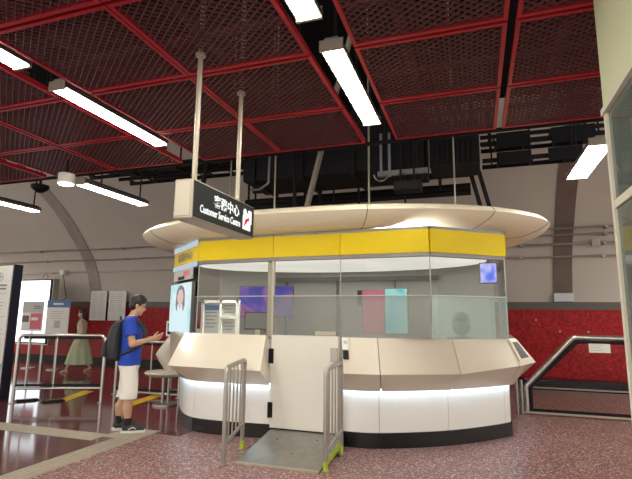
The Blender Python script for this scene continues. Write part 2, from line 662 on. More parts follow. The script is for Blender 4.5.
# conduits along the vault
def conduit(x0, x1, y, z, r, m, label):
    bm = B()
    n = 14
    tube(bm, [(x0 + (x1 - x0) * i / n, y, z + 0.008 * sin(i * 1.9)) for i in range(n + 1)], r, 6)
    t = thing('wall_conduit', label, 'conduit', (0, 0, 0))
    obj('pipe_run', bm, m, t, smooth=60)
    for k in range(5):
        x = x0 + (x1 - x0) * (k + 0.5) / 5
        bm = B(); box(bm, x - 0.03, x + 0.03, y - r, y + 0.3, z - r - 0.012, z + r + 0.012)
        obj('clip', bm, m, t)
    return t


conduit(0.2, 8.5, 11.22, 3.43, 0.022, M['pipe'], 'thin grey conduit highest of four beside the canopy on the right wall')
conduit(0.2, 8.5, 11.32, 3.30, 0.022, M['pipe'], 'thin grey conduit second from top beside the canopy on the right wall')
conduit(0.2, 8.5, 11.47, 3.12, 0.026, M['pipe'], 'grey conduit with a junction box on the right wall')
conduit(0.2, 8.5, 11.66, 2.86, 0.022, M['pipel'], 'pale lowest conduit on the right wall')
conduit(-21, -5.2, 11.27, 3.42, 0.02, M['pipe'], 'thin conduit highest of three on the left wall')
conduit(-21, -5.2, 11.55, 3.13, 0.02, M['pipe'], 'thin conduit in the middle of three on the left wall')
conduit(-21, -5.2, 11.76, 2.78, 0.02, M['pipel'], 'thin pale lowest conduit on the left wall')
t = thing('junction_box', 'small square grey box on the conduit of the right wall', 'junction box')
bm = B(); box(bm, 2.42, 2.58, 11.38, 11.45, 3.04, 3.19, 0.008); obj('housing', bm, M['pipel'], t)
bm = B(); box(bm, 2.44, 2.56, 11.37, 11.385, 3.06, 3.17); obj('cover', bm, M['pipe'], t)
t = thing('junction_box', 'small white box with a dangling cable above the blue-topped sign', 'junction box')
bm = B(); box(bm, -12.62, -12.46, 11.64, 11.78, 2.70, 2.86, 0.008); obj('housing', bm, M['paper'], t)
bm = B(); tube(bm, rounded([(-12.52, 11.7, 2.72), (-12.46, 11.78, 2.2), (-12.5, 11.9, 1.98), (-12.75, 11.95, 1.9)], 0.05), 0.018, 6)
obj('dangling_cable', bm, M['ink'], t, smooth=60)

# tactile paving strips: ribbed cream tiles let into the floor
def tactile(name, x0, x1, y0, y1, along):
    bm = B()
    box(bm, x0, x1, y0, y1, -0.01, 0.004)
    w = (x1 - x0) if along == 'y' else (y1 - y0)
    n = max(2, int(round(w / 0.075)))
    for i in range(n):
        c = (i + 0.5) * w / n
        if along == 'y':
            box(bm, x0 + c - 0.016, x0 + c + 0.016, y0 + 0.01, y1 - 0.01, 0.003, 0.009)
        else:
            box(bm, x0 + 0.01, x1 - 0.01, y0 + c - 0.016, y0 + c + 0.016, 0.003, 0.009)
    return struct(obj(name, bm, M['tact']))


tactile('trim_3', -4.24, -3.94, 0.5, 4.95, 'y')
tactile('trim_4', -9.0, -4.42, 4.76, 5.06, 'x')
tactile('trim_5', -4.42, -3.94, 4.95, 5.43, 'x')
for i, (xa, ya, xb, yb) in enumerate([(-6.84, 6.60, -7.22, 7.62), (-5.54, 6.72, -5.72, 7.95)]):
    d = 0.115
    bm = B()
    lo = [(xa - d, ya, 0.001), (xa + d, ya, 0.001), (xb + d, yb, 0.001), (xb - d, yb, 0.001)]
    loft(bm, [lo, [(x, y, 0.004) for x, y, z in lo]])
    tag(obj('floor_marking', bm, M['yfloor']), ['yellow floor stripe under the left barrier', 'yellow floor stripe behind the standing man'][i], 'floor marking', 'yellow stripes on the floor')

# ------------------------------------------------------------------ red mesh ceiling panels
PW, PH = 1.13, 1.01
def panel_proto():
    t = thing('ceiling_panel', 'x', 'ceiling panel', (0, 0, 3.6), 0, 'red mesh ceiling panels')
    w, h, f = PW, PH, 0.031
    bm = B()
    box(bm, 0, w, 0, f, -0.005, 0.05); box(bm, 0, w, h - f, h, -0.005, 0.05)
    box(bm, 0, f, f, h - f, -0.005, 0.05); box(bm, w - f, w, f, h - f, -0.005, 0.05)
    obj('frame', bm, M['red'], t)
    bm = B()
    # expanded metal: two families of diagonal strands clipped to the frame
    sl, p, sw, sh = 0.78, 0.064, 0.0065, 0.017
    for s in (1, -1):
        c = -2.0
        while c < 3.0:
            # line: y = s*sl*x + c, clipped to the opening
            pts = []
            xs0, xs1 = f, w - f
            ya, yb = s * sl * xs0 + c, s * sl * xs1 + c
            lo, hi = f, h - f
            def clipx(y): return (y - c) / (s * sl)
            xa, xb = xs0, xs1
            for lim in (lo, hi):
                pass
            xlo, xhi = sorted((clipx(lo), clipx(hi)))
            xa, xb = max(xs0, xlo), min(xs1, xhi)
            if xb - xa > 0.02:
                z = 0.012 + (0.002 if s > 0 else 0)
                beam(bm, (xa, s * sl * xa + c, z), (xb, s * sl * xb + c, z), sw, sh)
            c += p
    obj('mesh', bm, M['lattice'], t)
    bm = B(); box(bm, w * 0.30, w * 0.30 + 0.07, f, h - f, 0.05, 0.08); obj('stiffener', bm, M['lattice'], t)
    bm = B(); box(bm, f, w - f, h * 0.62, h * 0.62 + 0.06, 0.08, 0.11); obj('stiffener', bm, M['lattice'], t)
    bm = B()
    for hx, hy in ((0.3, 0.62),):
        tube(bm, [(w * hx + 0.035, h * hy + 0.03, 0.08), (w * hx + 0.035, h * hy + 0.03, 2.6)], 0.008, 6)
    obj('hanger', bm, M['black'], t)
    return t


cols = [(-8.62, 'at the far left edge'), (-7.45, 'far left, second panel column'), (-6.12, 'two columns left of the long left strip light'), (-4.95, 'just left of the long left strip light'),
        (-3.47, 'just right of the long left strip light'), (-2.33, 'between the sign poles and the centre strip light'),
        (-0.83, 'just right of the centre strip light'), (0.36, 'at the right beside the glazed booth'), (1.75, 'behind the glazed booth')]
rows = [(4.40, 'in the front row over the booth'), (3.36, 'in the second row from the booth'), (2.32, 'in the third row from the booth'), (1.28, 'in the fourth row from the booth')]
bpy.context.view_layer.update()
def in_view(x, y, z):
    q = Vector((x, y, z - 1.5))
    d = q.dot(fw)
    return d > 0.2 and abs(q.dot(r2) / d * 470) < 330 and abs(q.dot(u2) / d * 470) < 255
proto = panel_proto()
used = False
for cx, cl in cols:
    for ry, rl in rows:
        if not any(in_view(cx + a * PW, ry + b * PH, 3.6) for a in (0, .2, .4, .6, .8, 1) for b in (0, .2, .4, .6, .8, 1)):
            continue
        if used:
            t = copy_tree(proto)
        else:
            t, used = proto, True
        t.location = (cx, ry, 3.6)
        t['label'] = 'red mesh ceiling panel ' + rl + ', ' + cl

# ------------------------------------------------------------------ strip lights
def strip(x, y0, y1, z, label, w=0.17, rods=(-0.86, 0.86), ztop=6.0, rodz=None):
    t = thing('strip_light', label, 'strip light', (x, (y0 + y1) / 2, z), 0, 'fluorescent strip lights')
    L = (y1 - y0) / 2
    bm = B()
    prof_ = [(-w / 2 - 0.012, -0.012), (-w / 2 - 0.012, 0.03), (-0.05, 0.085), (0.05, 0.085), (w / 2 + 0.012, 0.03), (w / 2 + 0.012, -0.012), (w / 2, -0.012), (w / 2, 0.012), (-w / 2, 0.012), (-w / 2, -0.012)]
    loft(bm, [[(px, yy, pz) for px, pz in prof_] for yy in (-L, L)])
    obj('housing', bm, M['steeld'], t)
    bm = B()
    box(bm, -w / 2 + 0.002, w / 2 - 0.002, -L + 0.02, L - 0.02, -0.02, 0.008, 0.006)
    obj('diffuser', bm, M['tube'], t)
    for s in (-1, 1):
        bm = B(); box(bm, -w / 2 - 0.012, w / 2 + 0.012, s * L - 0.012, s * L + 0.012, -0.03, 0.06)
        obj('end_cap', bm, M['satin'], t)
        if rods:
            q = rods[0] if s < 0 else rods[1]
            bm = B(); cyl(bm, 0, L * q, 0.08, ceil_z((y0 + y1) / 2 + L * q) - z, 0.012, 6)
            obj('suspension_rod', bm, M['black'], t)
    return t


strip(-1.0, 3.28, 4.83, 3.6, 'long strip light straight above the service booth')
strip(-1.04, 1.25, 2.87, 3.6, 'strip light cut off by the top edge above the booth')
strip(-3.65, 3.14, 4.70, 3.6, 'long strip light left of the hanging sign poles')
strip(-3.62, 1.15, 2.75, 3.6, 'strip light at the upper left edge, only its end showing')
strip(-5.27, 5.05, 6.42, 3.33, 'strip light hung low over the back hall, next to the round downlight', 0.19, rods=(-0.4, 0.86))
strip(-7.52, 5.45, 6.30, 3.33, 'strip light hung low at the left edge', 0.19, rodz=0.34)
strip(1.40, 5.72, 7.1, 3.43, 'wide strip light on the right beside the glazed booth', 0.24, rodz=1.6)
strip(4.2, 3.8, 5.3, 3.6, 'strip light hidden behind the glazed booth')
for i, (x, y) in enumerate([(-1.0, -0.9), (-3.65, -0.9), (1.6, -0.9), (-6.2, -0.9), (-1.0, -3.0), (-3.65, -3.0), (2.7, 0.9)]):
    strip(x, y, y + 1.55, 3.6, 'added strip light outside the picture, ' + ['in line with the booth, just behind the viewer', 'in line with the left strip light, behind the viewer', 'on the right of the viewer', 'far left of the viewer', 'in line with the booth, well behind the viewer', 'in line with the left strip light, well behind the viewer', 'over the glazed booth'][i])

for x, y, w_ in [(-13.2, 7.2, 'beyond the totem on the left'), (-15.5, 7.2, 'far to the left of the totem'), (4.6, 7.6, 'in the back hall beyond the glazed booth'), (7.0, 7.6, 'in the back hall far to the right'), (4.6, 9.6, 'by the back wall beyond the glazed booth'), (-15.6, 9.4, 'by the back wall far to the left')]:  # lamps added out of view to brighten the back wall
    strip(x, y, y + 1.5, 3.34, 'added strip light outside the picture, ' + w_, 0.19)
t = thing('downlight', 'short white cylindrical downlight hung next to the low left strip light', 'downlight', (-5.33, 4.88, 3.27))
bm = B(); cyl(bm, 0, 0, 0.0, 0.14, 0.105, 24); obj('housing', bm, M['paper'], t, smooth=40)
bm = B(); cyl(bm, 0, 0, -0.012, 0.002, 0.09, 24); obj('lens', bm, M['tube'], t)
bm = B(); cyl(bm, 0, 0, 0.14, ceil_z(4.86) - 3.27, 0.012, 6); obj('stem', bm, M['black'], t)

# ------------------------------------------------------------------ services hung above the booth
t = thing('edge_rail', 'long thin black rail along the far edge of the red ceiling', 'rail')
bm = B(); tube(bm, [(-12, 5.56, 3.64), (6, 5.56, 3.64)], 0.028, 8); obj('tube', bm, M['black'], t)
for k in range(9):
    x = -11 + 2.0 * k
    hang(t, [(x, 5.56, 3.66)], 0.012)
t = thing('air_duct', 'large black rectangular duct above the booth canopy', 'duct')
bm = B(); box(bm, -3.5, -0.62, 6.6, 7.5, 3.62, 4.55, 0.02); obj('duct_body', bm, M['duct'], t)
for k in range(4):
    x = -3.3 + k * 0.82
    bm = B(); box(bm, x - 0.03, x + 0.03, 6.56, 7.54, 3.58, 4.59); obj('flange', bm, M['black'], t)
hang(t, [(x, 7.0, 4.55) for x in (-3.3, -1.7, -0.9)])
t = thing('fan_unit', 'black ribbed box unit hung right of the duct over the canopy', 'fan unit')
bm = B(); box(bm, -0.55, 0.14, 6.7, 7.3, 3.62, 4.3, 0.015); obj('casing', bm, M['black'], t)
for k in range(8):
    bm = B(); box(bm, -0.45 + k * 0.07, -0.42 + k * 0.07, 6.665, 6.705, 3.66, 4.0); obj('fin', bm, M['duct'], t)
hang(t, [(-0.4, 7.0, 4.3), (0.05, 7.0, 4.3)])
t = thing('pipe_bracket', 'bright galvanised bracket and clamp hanging beside the black duct', 'bracket')
for k, x in enumerate((-1.2, -1.08)):
    bm = B(); box(bm, x - 0.018, x + 0.018, 6.4, 6.44, 3.45, 4.1); obj('drop_arm', bm, M['galv'], t)
bm = B(); box(bm, -1.25, -0.55, 6.38, 6.44, 3.46, 3.53); obj('channel', bm, M['galv'], t)
bm = B(); tube(bm, [(-1.2 + 0.1 * cos(a), 6.41, 3.5 + 0.1 * sin(a)) for a in [pi * k / 8 for k in range(8, 17)]], 0.016, 6); obj('clamp', bm, M['galv'], t)
bm = B(); tube(bm, [(-0.95 + 0.02 * k, 6.42, 3.55 - 0.25 * sin(pi * k / 20)) for k in range(21)], 0.01, 6); obj('looped_cable', bm, M['black'], t)
hang(t, [(-1.2, 6.42, 4.1), (-1.08, 6.42, 4.1), (-0.7, 6.42, 3.5)], 0.018)
t = thing('valve_box', 'small black box hung low over the middle of the canopy', 'control box')
bm = B(); box(bm, -0.98, -0.62, 6.1, 6.34, 3.16, 3.29, 0.01); obj('casing', bm, M['black'], t)
hang(t, [(-0.9, 6.22, 3.28), (-0.72, 6.22, 3.28)], 0.014)
for i, (y, z, r, lb) in enumerate([(8.0, 3.55, 0.05, 'black horizontal pipe just under the big duct'), (8.3, 3.72, 0.07, 'thicker black horizontal pipe behind the big duct'), (8.6, 4.05, 0.06, 'upper black horizontal pipe behind the big duct')]):
    bm = B(); tube(bm, [(-4.3, y, z), (0.0, y, z)], r, 10)
    t = thing('overhead_pipe', lb, 'pipe')
    obj('pipe_run', bm, M['black'], t, smooth=60)
    hang(t, [(x, y, z) for x in (-4.1, -2.9, -0.5)], 0.02)
for i, x in enumerate((-3.05, -2.85, -2.55, -2.3, -1.85, -1.05)):
    bm = B(); cyl(bm, x, 7.75, 2.85, ceil_z(7.75), [0.03, 0.018, 0.03, 0.018, 0.02, 0.015][i], 8)
    tag(obj('drop_pipe', bm, M['black']), 'black vertical drop pipe above the canopy, %s from the left of six' % ['first', 'second', 'third', 'fourth', 'fifth', 'sixth'][i], 'pipe', 'drop pipes above the canopy')
bm = B(); beam(bm, (-1.60, 6.35, 5.8), (-2.35, 6.35, 2.86), 0.10, 0.05)
tag(obj('diagonal_brace', bm, M['strut']), 'tan diagonal brace leaning over the middle of the canopy', 'brace')
bm = B(); beam(bm, (-0.42, 7.45, 5.6), (0.20, 7.45, 2.86), 0.09, 0.06)
tag(obj('diagonal_brace', bm, M['black']), 'black diagonal brace on the right of the canopy, left one of a close pair', 'brace')
bm = B(); beam(bm, (-0.29, 7.5, 5.6), (0.33, 7.5, 2.86), 0.05, 0.06)
tag(obj('diagonal_brace', bm, M['black']), 'black diagonal brace on the right of the canopy, right one of a close pair', 'brace')
bm = B(); beam(bm, (-3.55, 6.2, 5.9), (-4.1, 6.2, 2.86), 0.06, 0.05)
tag(obj('diagonal_brace', bm, M['black']), 'black diagonal brace over the left half of the canopy behind the sign', 'brace')
for x, y, lb, r in [(-1.29, 6.0, 'thin pale hanger rod over the centre of the canopy', 0.014), (-0.2, 6.3, 'thin pale hanger rod over the right of the canopy', 0.012),
                    (-2.75, 6.2, 'thin pale hanger rod just right of the sign poles', 0.013), (-3.55, 6.3, 'thin pale hanger rod between the two sign poles', 0.012)]:
    bm = B(); cyl(bm, x, y, 2.85, ceil_z(y), r, 6)
    tag(obj('hanger_rod', bm, M['satin']), lb, 'rod')
# looped cables behind the sign
bm = B(); tube(bm, [(-2.75 + 0.3 * k / 20, 6.5 - 0.01 * k, 5.9 - 3.03 * (k / 20) ** 1.4) for k in range(21)], 0.03, 8)
tag(obj('hanging_cable', bm, M['duct']), 'thick black cable curving down to the canopy right of the sign', 'cable')
bm = B(); tube(bm, rounded([(-3.25, 6.4, 3.42), (-3.1, 6.4, 3.42), (-2.95, 6.4, 3.5), (-2.9, 6.4, ceil_z(6.4))], 0.05), 0.02, 6)
tag(obj('cable_clip', bm, M['galv']), 'bright curved metal hook glinting behind the sign', 'hook')


def tray(x0, x1, y, z, label, boxes):
    t = thing('cable_tray', label, 'cable tray')
    for s in (0, 0.34):
        bm = B(); box(bm, x0, x1, y + s, y + s + 0.03, z, z + 0.07); obj('side_rail', bm, M['black'], t)
    n = int((x1 - x0) / 0.45)
    for k in range(n):
        x = x0 + (k + 0.5) * (x1 - x0) / n
        bm = B(); box(bm, x - 0.02, x + 0.02, y + 0.03, y + 0.34, z, z + 0.03); obj('rung', bm, M['black'], t)
    for bx0, bx1, h in boxes:
        bm = B(); box(bm, bx0, bx1, y - 0.06, y - 0.005, z - 0.06, z + h, 0.008); obj('cover_plate', bm, M['duct'], t)
    hang(t, [(x, y + 0.18, z) for x in (x0 + 0.15, (x0 + x1) / 2, x1 - 0.15)])


tray(0.2, 3.5, 8.3, 4.42, 'upper cable tray with dark cover plates on the right under the ceiling edge', [(0.45, 0.98, 0.2), (1.3, 1.95, 0.2)])
tray(0.2, 1.7, 7.9, 4.0, 'lower cable tray with dark cover plates on the right above the canopy', [(0.42, 0.92, 0.14), (1.18, 1.66, 0.14)])
tray(0.2, 3.5, 8.75, 4.72, 'topmost narrow cable tray on the right', [])
tray(-7.4, -3.6, 7.0, 4.20, 'long black cable tray on the left between ceiling and canopy', [(-6.6, -6.2, 0.05), (-5.4, -4.9, 0.05)])
tray(-6.9, -3.2, 7.6, 4.20, 'long black cable tray deeper in on the left', [(-6.0, -5.2, 0.06)])
tray(-6.0, -3.6, 6.55, 3.98, 'short low black cable tray left of the sign', [(-5.9, -5.6, 0.03), (-5.1, -4.7, 0.05)])
t = thing('sprinkler_hub', 'round black mounting cup under the ceiling at the left', 'ceiling fitting', (-7.25, 6.1, 3.66))
bm = B(); loft(bm, [[(r * cos(2 * pi * a / 16), r * sin(2 * pi * a / 16), z) for a in range(16)] for r, z in ((0.05, -0.06), (0.13, 0.0), (0.15, 0.04), (0.15, 0.07))]); obj('cup', bm, M['black'], t, smooth=40)
bm = B(); cyl(bm, 0, 0, 0.06, ceil_z(6.1) - 3.66, 0.02, 6); obj('stem', bm, M['black'], t)

# ------------------------------------------------------------------ the service booth
K = thing('service_booth', 'rounded cream and white customer service booth with yellow fascia and big oval canopy', 'service booth', (0, 0, 0))
G = [(-4.60, 6.50), (-3.64, 5.68), (-2.45, 5.55), (-1.55, 5.53), (-0.48, 5.50), (0.35, 6.15), (0.35, 7.80), (-0.50, 8.45), (-3.70, 8.45), (-4.60, 7.80)]
Tz, Kz, Bz, Pz = 1.25, 0.855, 0.64, 0.17
cx0, cy0 = -2.1, 7.0
# counter stations: T top edge (at the glass), K knee, Bt foot of the overhang
left = [((-4.66, 7.7), (-4.70, 7.7), (-4.50, 7.6)), ((-4.63, 6.48), (-4.42, 6.25), (-4.30, 6.24)), ((-3.73, 5.54), (-3.74, 5.22), (-3.60, 5.55)), ((-2.50, 5.48), (-2.40, 5.13), (-2.46, 5.54))]
right = [((-1.52, 5.48), (-1.45, 5.28), (-1.53, 5.54)), ((-1.09, 5.46), (-1.04, 5.36), (-1.08, 5.60)), ((-0.27, 5.60), (-0.19, 5.77), (-0.31, 6.05)), ((0.33, 6.20), (0.47, 6.30), (0.36, 6.75)), ((0.44, 6.35), (0.67, 6.50), (0.42, 7.02)), ((0.47, 7.7), (0.75, 7.6), (0.42, 7.7))]


def toward(p, d):
    v = Vector((cx0 - p[0], cy0 - p[1]))
    v.normalize()
    return (p[0] + v.x * d, p[1] + v.y * d)


def shell_segment(name, a, b, m, gap=0.005, foot=None):
    """One facet of the counter: sloping top, knee, undercut."""
    rings, ends = [], []
    for st, s in ((a, 1), (b, -1)):
        T, Kn, F = st
        o_ = b if s > 0 else a
        def sh(i):
            p, q = Vector(st[i]), Vector(o_[i])
            d = (q - p).normalized()
            return p + d * gap
        T, F = sh(0), sh(2)
        Kn = sh(1)
        Kn = Vector((Kn.x, Kn.y, (Kzs.get(id(st), Kz))))
        Ti, Fi = toward(T, 0.05), toward(F, 0.09)
        F1, F2 = toward(F, 0.012), toward(F, 0.0121)
        ends.append((T, Kn, F, Ti, Fi, F1, F2))
    NS = 8
    for k in range(NS + 1):
        T, Kn, F, Ti, Fi, F1, F2 = [Vector(u).lerp(Vector(v), k / NS) for u, v in zip(*ends)]
        if foot:
            t_ = min(0.999, max(0.001, k / NS)) * (len(foot) - 1)
            F = foot[int(t_)].lerp(foot[min(len(foot) - 1, int(t_) + 1)], t_ - int(t_))
            d_ = (foot[-1] - foot[0]).normalized()
            F = F + d_ * (gap if k == 0 else -gap if k == NS else 0)
            F1, F2, Fi = [Vector(toward(F, q_)) for q_ in (0.003, 0.0031, 0.11)]
        rings.append([(T.x, T.y, Tz), (Kn.x, Kn.y, Kn.z if len(Kn) > 2 else Kz), (F.x, F.y, Bz), (F1[0], F1[1], Bz), (F2[0], F2[1], Bz + 0.02), (Fi[0], Fi[1], Bz + 0.02), (Ti[0], Ti[1], Tz)])
    bm = B()
    loft(bm, rings)
    return obj(name, bm, m, K, smooth=28)


Kzs = {}


def spline(pts, n):
    P = [Vector(p) for p in pts]
    out = []
    for i in range(len(P) - 1):
        p0, p1, p2, p3 = P[max(0, i - 1)], P[i], P[i + 1], P[min(len(P) - 1, i + 2)]
        seg = []
        for k in range(n + 1):
            t = k / n
            seg.append(0.5 * ((2 * p1) + (p2 - p0) * t + (2 * p0 - 5 * p1 + 4 * p2 - p3) * t * t + (3 * p1 - p0 - 3 * p2 + p3) * t ** 3))
        out.append(seg)
    return out


def wall_strip(seg, o0, o1, z0, z1):
    A = [toward(p, o0) for p in seg]
    Bq = [toward(p, o1) for p in seg]
    bm = B()
    loft(bm, [[(a[0], a[1], z0), (a[0], a[1], z1), (b[0], b[1], z1), (b[0], b[1], z0)] for a, b in zip(A, Bq)])
    return bm


def base_segment(seg):
    d0, d1 = (seg[1] - seg[0]).normalized(), (seg[-1] - seg[-2]).normalized()
    obj('kick_plinth', wall_strip(seg, 0.045, 0.11, 0, Pz), M['blackgloss'], K, smooth=28)
    obj('light_strip', wall_strip(seg, 0.005, 0.022, Bz + 0.006, Bz + 0.016), M['glow'], K)
    seg = [seg[0] + d0 * 0.004] + seg[1:-1] + [seg[-1] - d1 * 0.004]
    obj('base_panel', wall_strip(seg, 0.06, 0.105, Pz, Bz + 0.015), M['white'], K, smooth=28)


Kzs[id(right[3])], Kzs[id(right[4])], Kzs[id(right[5])] = 0.925, 0.96, 0.93
lf = [s_[2] for s_ in left]
lsegs = [[Vector(lf[0]).lerp(Vector(lf[1]), k / 8) for k in range(9)]] + spline([lf[1], lf[2], lf[3]], 8)
rsegs = spline([s_[2] for s_ in right], 8)
for seq, segs in ((left, lsegs), (right, rsegs)):
    for a, b, sg in zip(seq[:-1], seq[1:], segs):
        shell_segment('counter_panel', a, b, M['cream'], foot=sg)
        base_segment(sg)
# booth floor slab, back wall, inner ceiling
def ringpts(off):
    return [toward(p, off) for p in G]
bm = B(); prism(bm, [toward(st_[2], 0.14) for st_ in left + right], 0.02, 0.14); obj('floor_slab', bm, M['innerd'], K)
bm = B(); prism(bm, [(cx0 + 2.28 * cos(2 * pi * a / 40), 7.02 + 1.32 * sin(2 * pi * a / 40)) for a in range(40)], 2.29, 2.33); obj('inner_ceiling', bm, M['soffit'], K)
bm = B()
for off, z in ((1.0, 2.27), (1.0, 2.30)):
    pass
loft(bm, [[(cx0 + (2.28 + o_) * cos(2 * pi * a / 40), 7.02 + (1.32 + o_) * sin(2 * pi * a / 40), z) for a in range(40)] for o_, z in ((0.0, 2.285), (0.03, 2.285), (0.03, 2.335), (0.0, 2.335))], cap=False)
obj('ceiling_rim', bm, M['innerd'], K)
for x0, x1 in ((-3.5, -2.55), (-2.35, -1.65), (-1.45, -0.6)):
    bm = B(); box(bm, x0, x1, 5.64, 5.76, 2.29, 2.312); obj('added_fill_lamp', bm, M['bfill'], K)  # added lamps, hidden by the fascia, to brighten the booth interior
for i in (6, 7, 8):
    a, b = Vector(G[i]), Vector(G[(i + 1) % 10])
    if i == 6: nm = 'back_panel'
    bm = B(); prism(bm, [toward(a, 0.08), toward(b, 0.08), toward(b, 0.14), toward(a, 0.14)], 0.14, 2.23); obj('back_panel', bm, M['inner'], K)
bm = B()
for x in (-3.4, -2.4, -1.35):
    box(bm, x, x + 0.025, 8.27, 8.33, 0.2, 2.2)
box(bm, -3.6, -0.6, 8.27, 8.32, 2.12, 2.2)
obj('back_trim', bm, M['innerd'], K)
bm = B(); box(bm, -2.0, -1.88, 8.24, 8.30, 1.68, 1.95); obj('wall_switch', bm, M['black'], K)
bm = B(); box(bm, -3.62, -2.6, 5.62, 6.0, 1.17, 1.20); box(bm, -1.5, -0.5, 5.62, 6.05, 1.17, 1.20); obj('work_top', bm, M['inner'], K)
# glass: upper clear panes, lower filmed panes, mullions, fascia
def facet(i, j):
    return Vector(G[i]), Vector(G[j])


def pane(name, i, j, z0, z1, m, off=0.0, ins=0.012):
    a, b = facet(i, j)
    d = (b - a).normalized()
    n = Vector((d.y, -d.x))
    a, b = a + d * ins + n * off, b - d * ins + n * off
    bm = B(); prism(bm, [a, b, b - n * 0.012, a - n * 0.012], z0, z1)
    return obj(name, bm, m, K)


names = {(0, 1): 'film', (1, 2): 'glass', (2, 3): 'film', (3, 4): 'film', (4, 5): 'frost', (5, 6): 'frost'}
for (i, j), mm in names.items():
    pane('upper_glass', i, j, 1.745, 2.23, M['glass'])
    pane('lower_glass', i, j, 1.25 if i != 2 else 1.26, 1.735, M[mm] if i != 1 else M['glass'], 0.012)
    bm = B(); a, b = facet(i, j); d = (b - a).normalized(); n = Vector((d.y, -d.x))
    prism(bm, [a + n * 0.016, b + n * 0.016, b - n * 0.016, a - n * 0.016], 1.735, 1.745); obj('glazing_bar', bm, M['steeld'], K)
    # steel rail under the fascia
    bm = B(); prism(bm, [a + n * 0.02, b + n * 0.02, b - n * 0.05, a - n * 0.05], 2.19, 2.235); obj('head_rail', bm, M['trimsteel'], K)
for i in range(0, 7):
    x, y = toward(G[i], 0.0)
    w = 0.035 if i == 2 else 0.012
    bm = B(); cyl(bm, x, y, 1.24, 2.25, w * 0.55, 10); obj('mullion', bm, M['satin'] if i == 2 else M['steeld'], K)
bm = B(); box(bm, -2.555, -2.475, 5.60, 5.68, 1.2, 2.24, 0.01); obj('door_post', bm, M['satin'], K)
for i in range(10):
    a, b = facet(i, (i + 1) % 10)
    d = (b - a).normalized()
    n = Vector((d.y, -d.x))
    a2, b2 = a + d * 0.003, b - d * 0.003
    bm = B(); prism(bm, [a2 + n * 0.03, b2 + n * 0.03, b2 - n * 0.02, a2 - n * 0.02], 2.235, 2.505)
    obj('fascia_panel', bm, M['yellow'], K)
    bm = B(); prism(bm, [a2 - n * 0.022, b2 - n * 0.022, b2 - n * 0.03, a2 - n * 0.03], 2.2, 2.53)
    obj('fascia_liner', bm, M['inner'], K)
    bm = B(); prism(bm, [a2 + n * 0.026, b2 + n * 0.026, b2 - n * 0.02, a2 - n * 0.02], 2.505, 2.54)
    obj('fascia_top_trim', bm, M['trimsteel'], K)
# LED-edged left fascia with faint lettering
a, b = facet(0, 1)
d = (b - a).normalized(); n = Vector((d.y, -d.x))
for z0, z1 in ((2.165, 2.235), (2.46, 2.535)):
    bm = B(); prism(bm, [a + n * 0.042, b + n * 0.042, b + n * 0.031, a + n * 0.031], z0, z1); obj('lit_edge_band', bm, M['ledframe'], K, label='pale lit band edging the left fascia')
q = a + d * 0.25 + n * 0.034
lettering('fascia_lettering', '客務中心', M['ink'], K, (q.x, q.y, 2.29), (d.x, d.y, 0), (0, 0, 1), 0.75, 0.13, 0.004)
# canopy: a surfboard-like oval with a nosed rim
def oval(a, b, e, n=72):
    out = []
    for k in range(n):
        t = 2 * pi * k / n
        c, s = cos(t), sin(t)
        out.append((-2.17 + a * math.copysign(abs(c) ** (2 / e), c), 7.06 + b * math.copysign(abs(s) ** (2 / e), s)))
    return out
CA, CB = 3.17, 1.90
secs = [(0.80, 0.79, 2.53), (0.90, 0.885, 2.56), (0.965, 0.955, 2.64), (0.99, 0.985, 2.695), (1.0, 1.0, 2.73), (0.995, 0.992, 2.76), (0.985, 0.975, 2.79), (0.955, 0.945, 2.815), (0.88, 0.86, 2.84), (0.5, 0.5, 2.85)]
bm = B(); loft(bm, [[(x, y, z) for x, y in oval(CA * sa, CB * sb, 2.15)] for sa, sb, z in secs])
obj('canopy', bm, M['canopy'], K, smooth=40)
# hairline joints between the canopy sections
def canopy_pt(ang, s):
    sa, sb, z = secs[s]
    c, si = cos(ang), sin(ang)
    a, b = CA * sa, CB * sb
    return Vector((-2.17 + a * math.copysign(abs(c) ** (2 / 2.15), c), 7.06 + b * math.copysign(abs(si) ** (2 / 2.15), si), z))
for ang in (-1.83, -1.27, -0.72, -2.4, -2.95, -0.2):
    bm = B(); pts = [canopy_pt(ang, s) for s in range(0, 7)]
    c0 = Vector((-2.17, 7.06, 2.7))
    tube(bm, [p + (p - c0).normalized() * 0.0005 for p in pts], 0.004, 5)
    obj('joint_line', bm, M['innerd'], K)
# door with hinges
D = B(); box(D, -2.435, -1.565, 5.50, 5.545, 0.155, 1.255, 0.004)
dr = obj('door', D, M['door'], K)
for z in (1.0, 0.36):
    bm = B(); cyl(bm, -2.447, 5.488, z - 0.09, z + 0.09, 0.014, 10); box(bm, -2.46, -2.40, 5.492, 5.502, z - 0.09, z + 0.09)
    obj('hinge', bm, M['black'], dr)
bm = B(); box(bm, -1.66, -1.575, 5.475, 5.503, 0.96, 1.12, 0.004); obj('lock_plate', bm, M['steeld'], dr)
bm = B(); box(bm, -2.46, -1.55, 5.50, 5.6, 0.09, 0.15); obj('threshold', bm, M['blackgloss'], K)
bm = B(); box(bm, -1.86, -1.60, 5.50, 5.6, 1.262, 1.31, 0.004); obj('name_holder', bm, M['satin'], K)

# things fixed to or standing in the booth
def on_quad(p0, p1, q0, q1, u, v, off=0.0):
    """Point on a bilinear patch, pushed off along its normal."""
    p0, p1, q0, q1 = map(Vector, (p0, p1, q0, q1))
    n = (p1 - p0).cross(q0 - p0).normalized()
    if n.z < 0:
        n = -n
    return p0.lerp(p1, u).lerp(q0.lerp(q1, u), v) + n * off


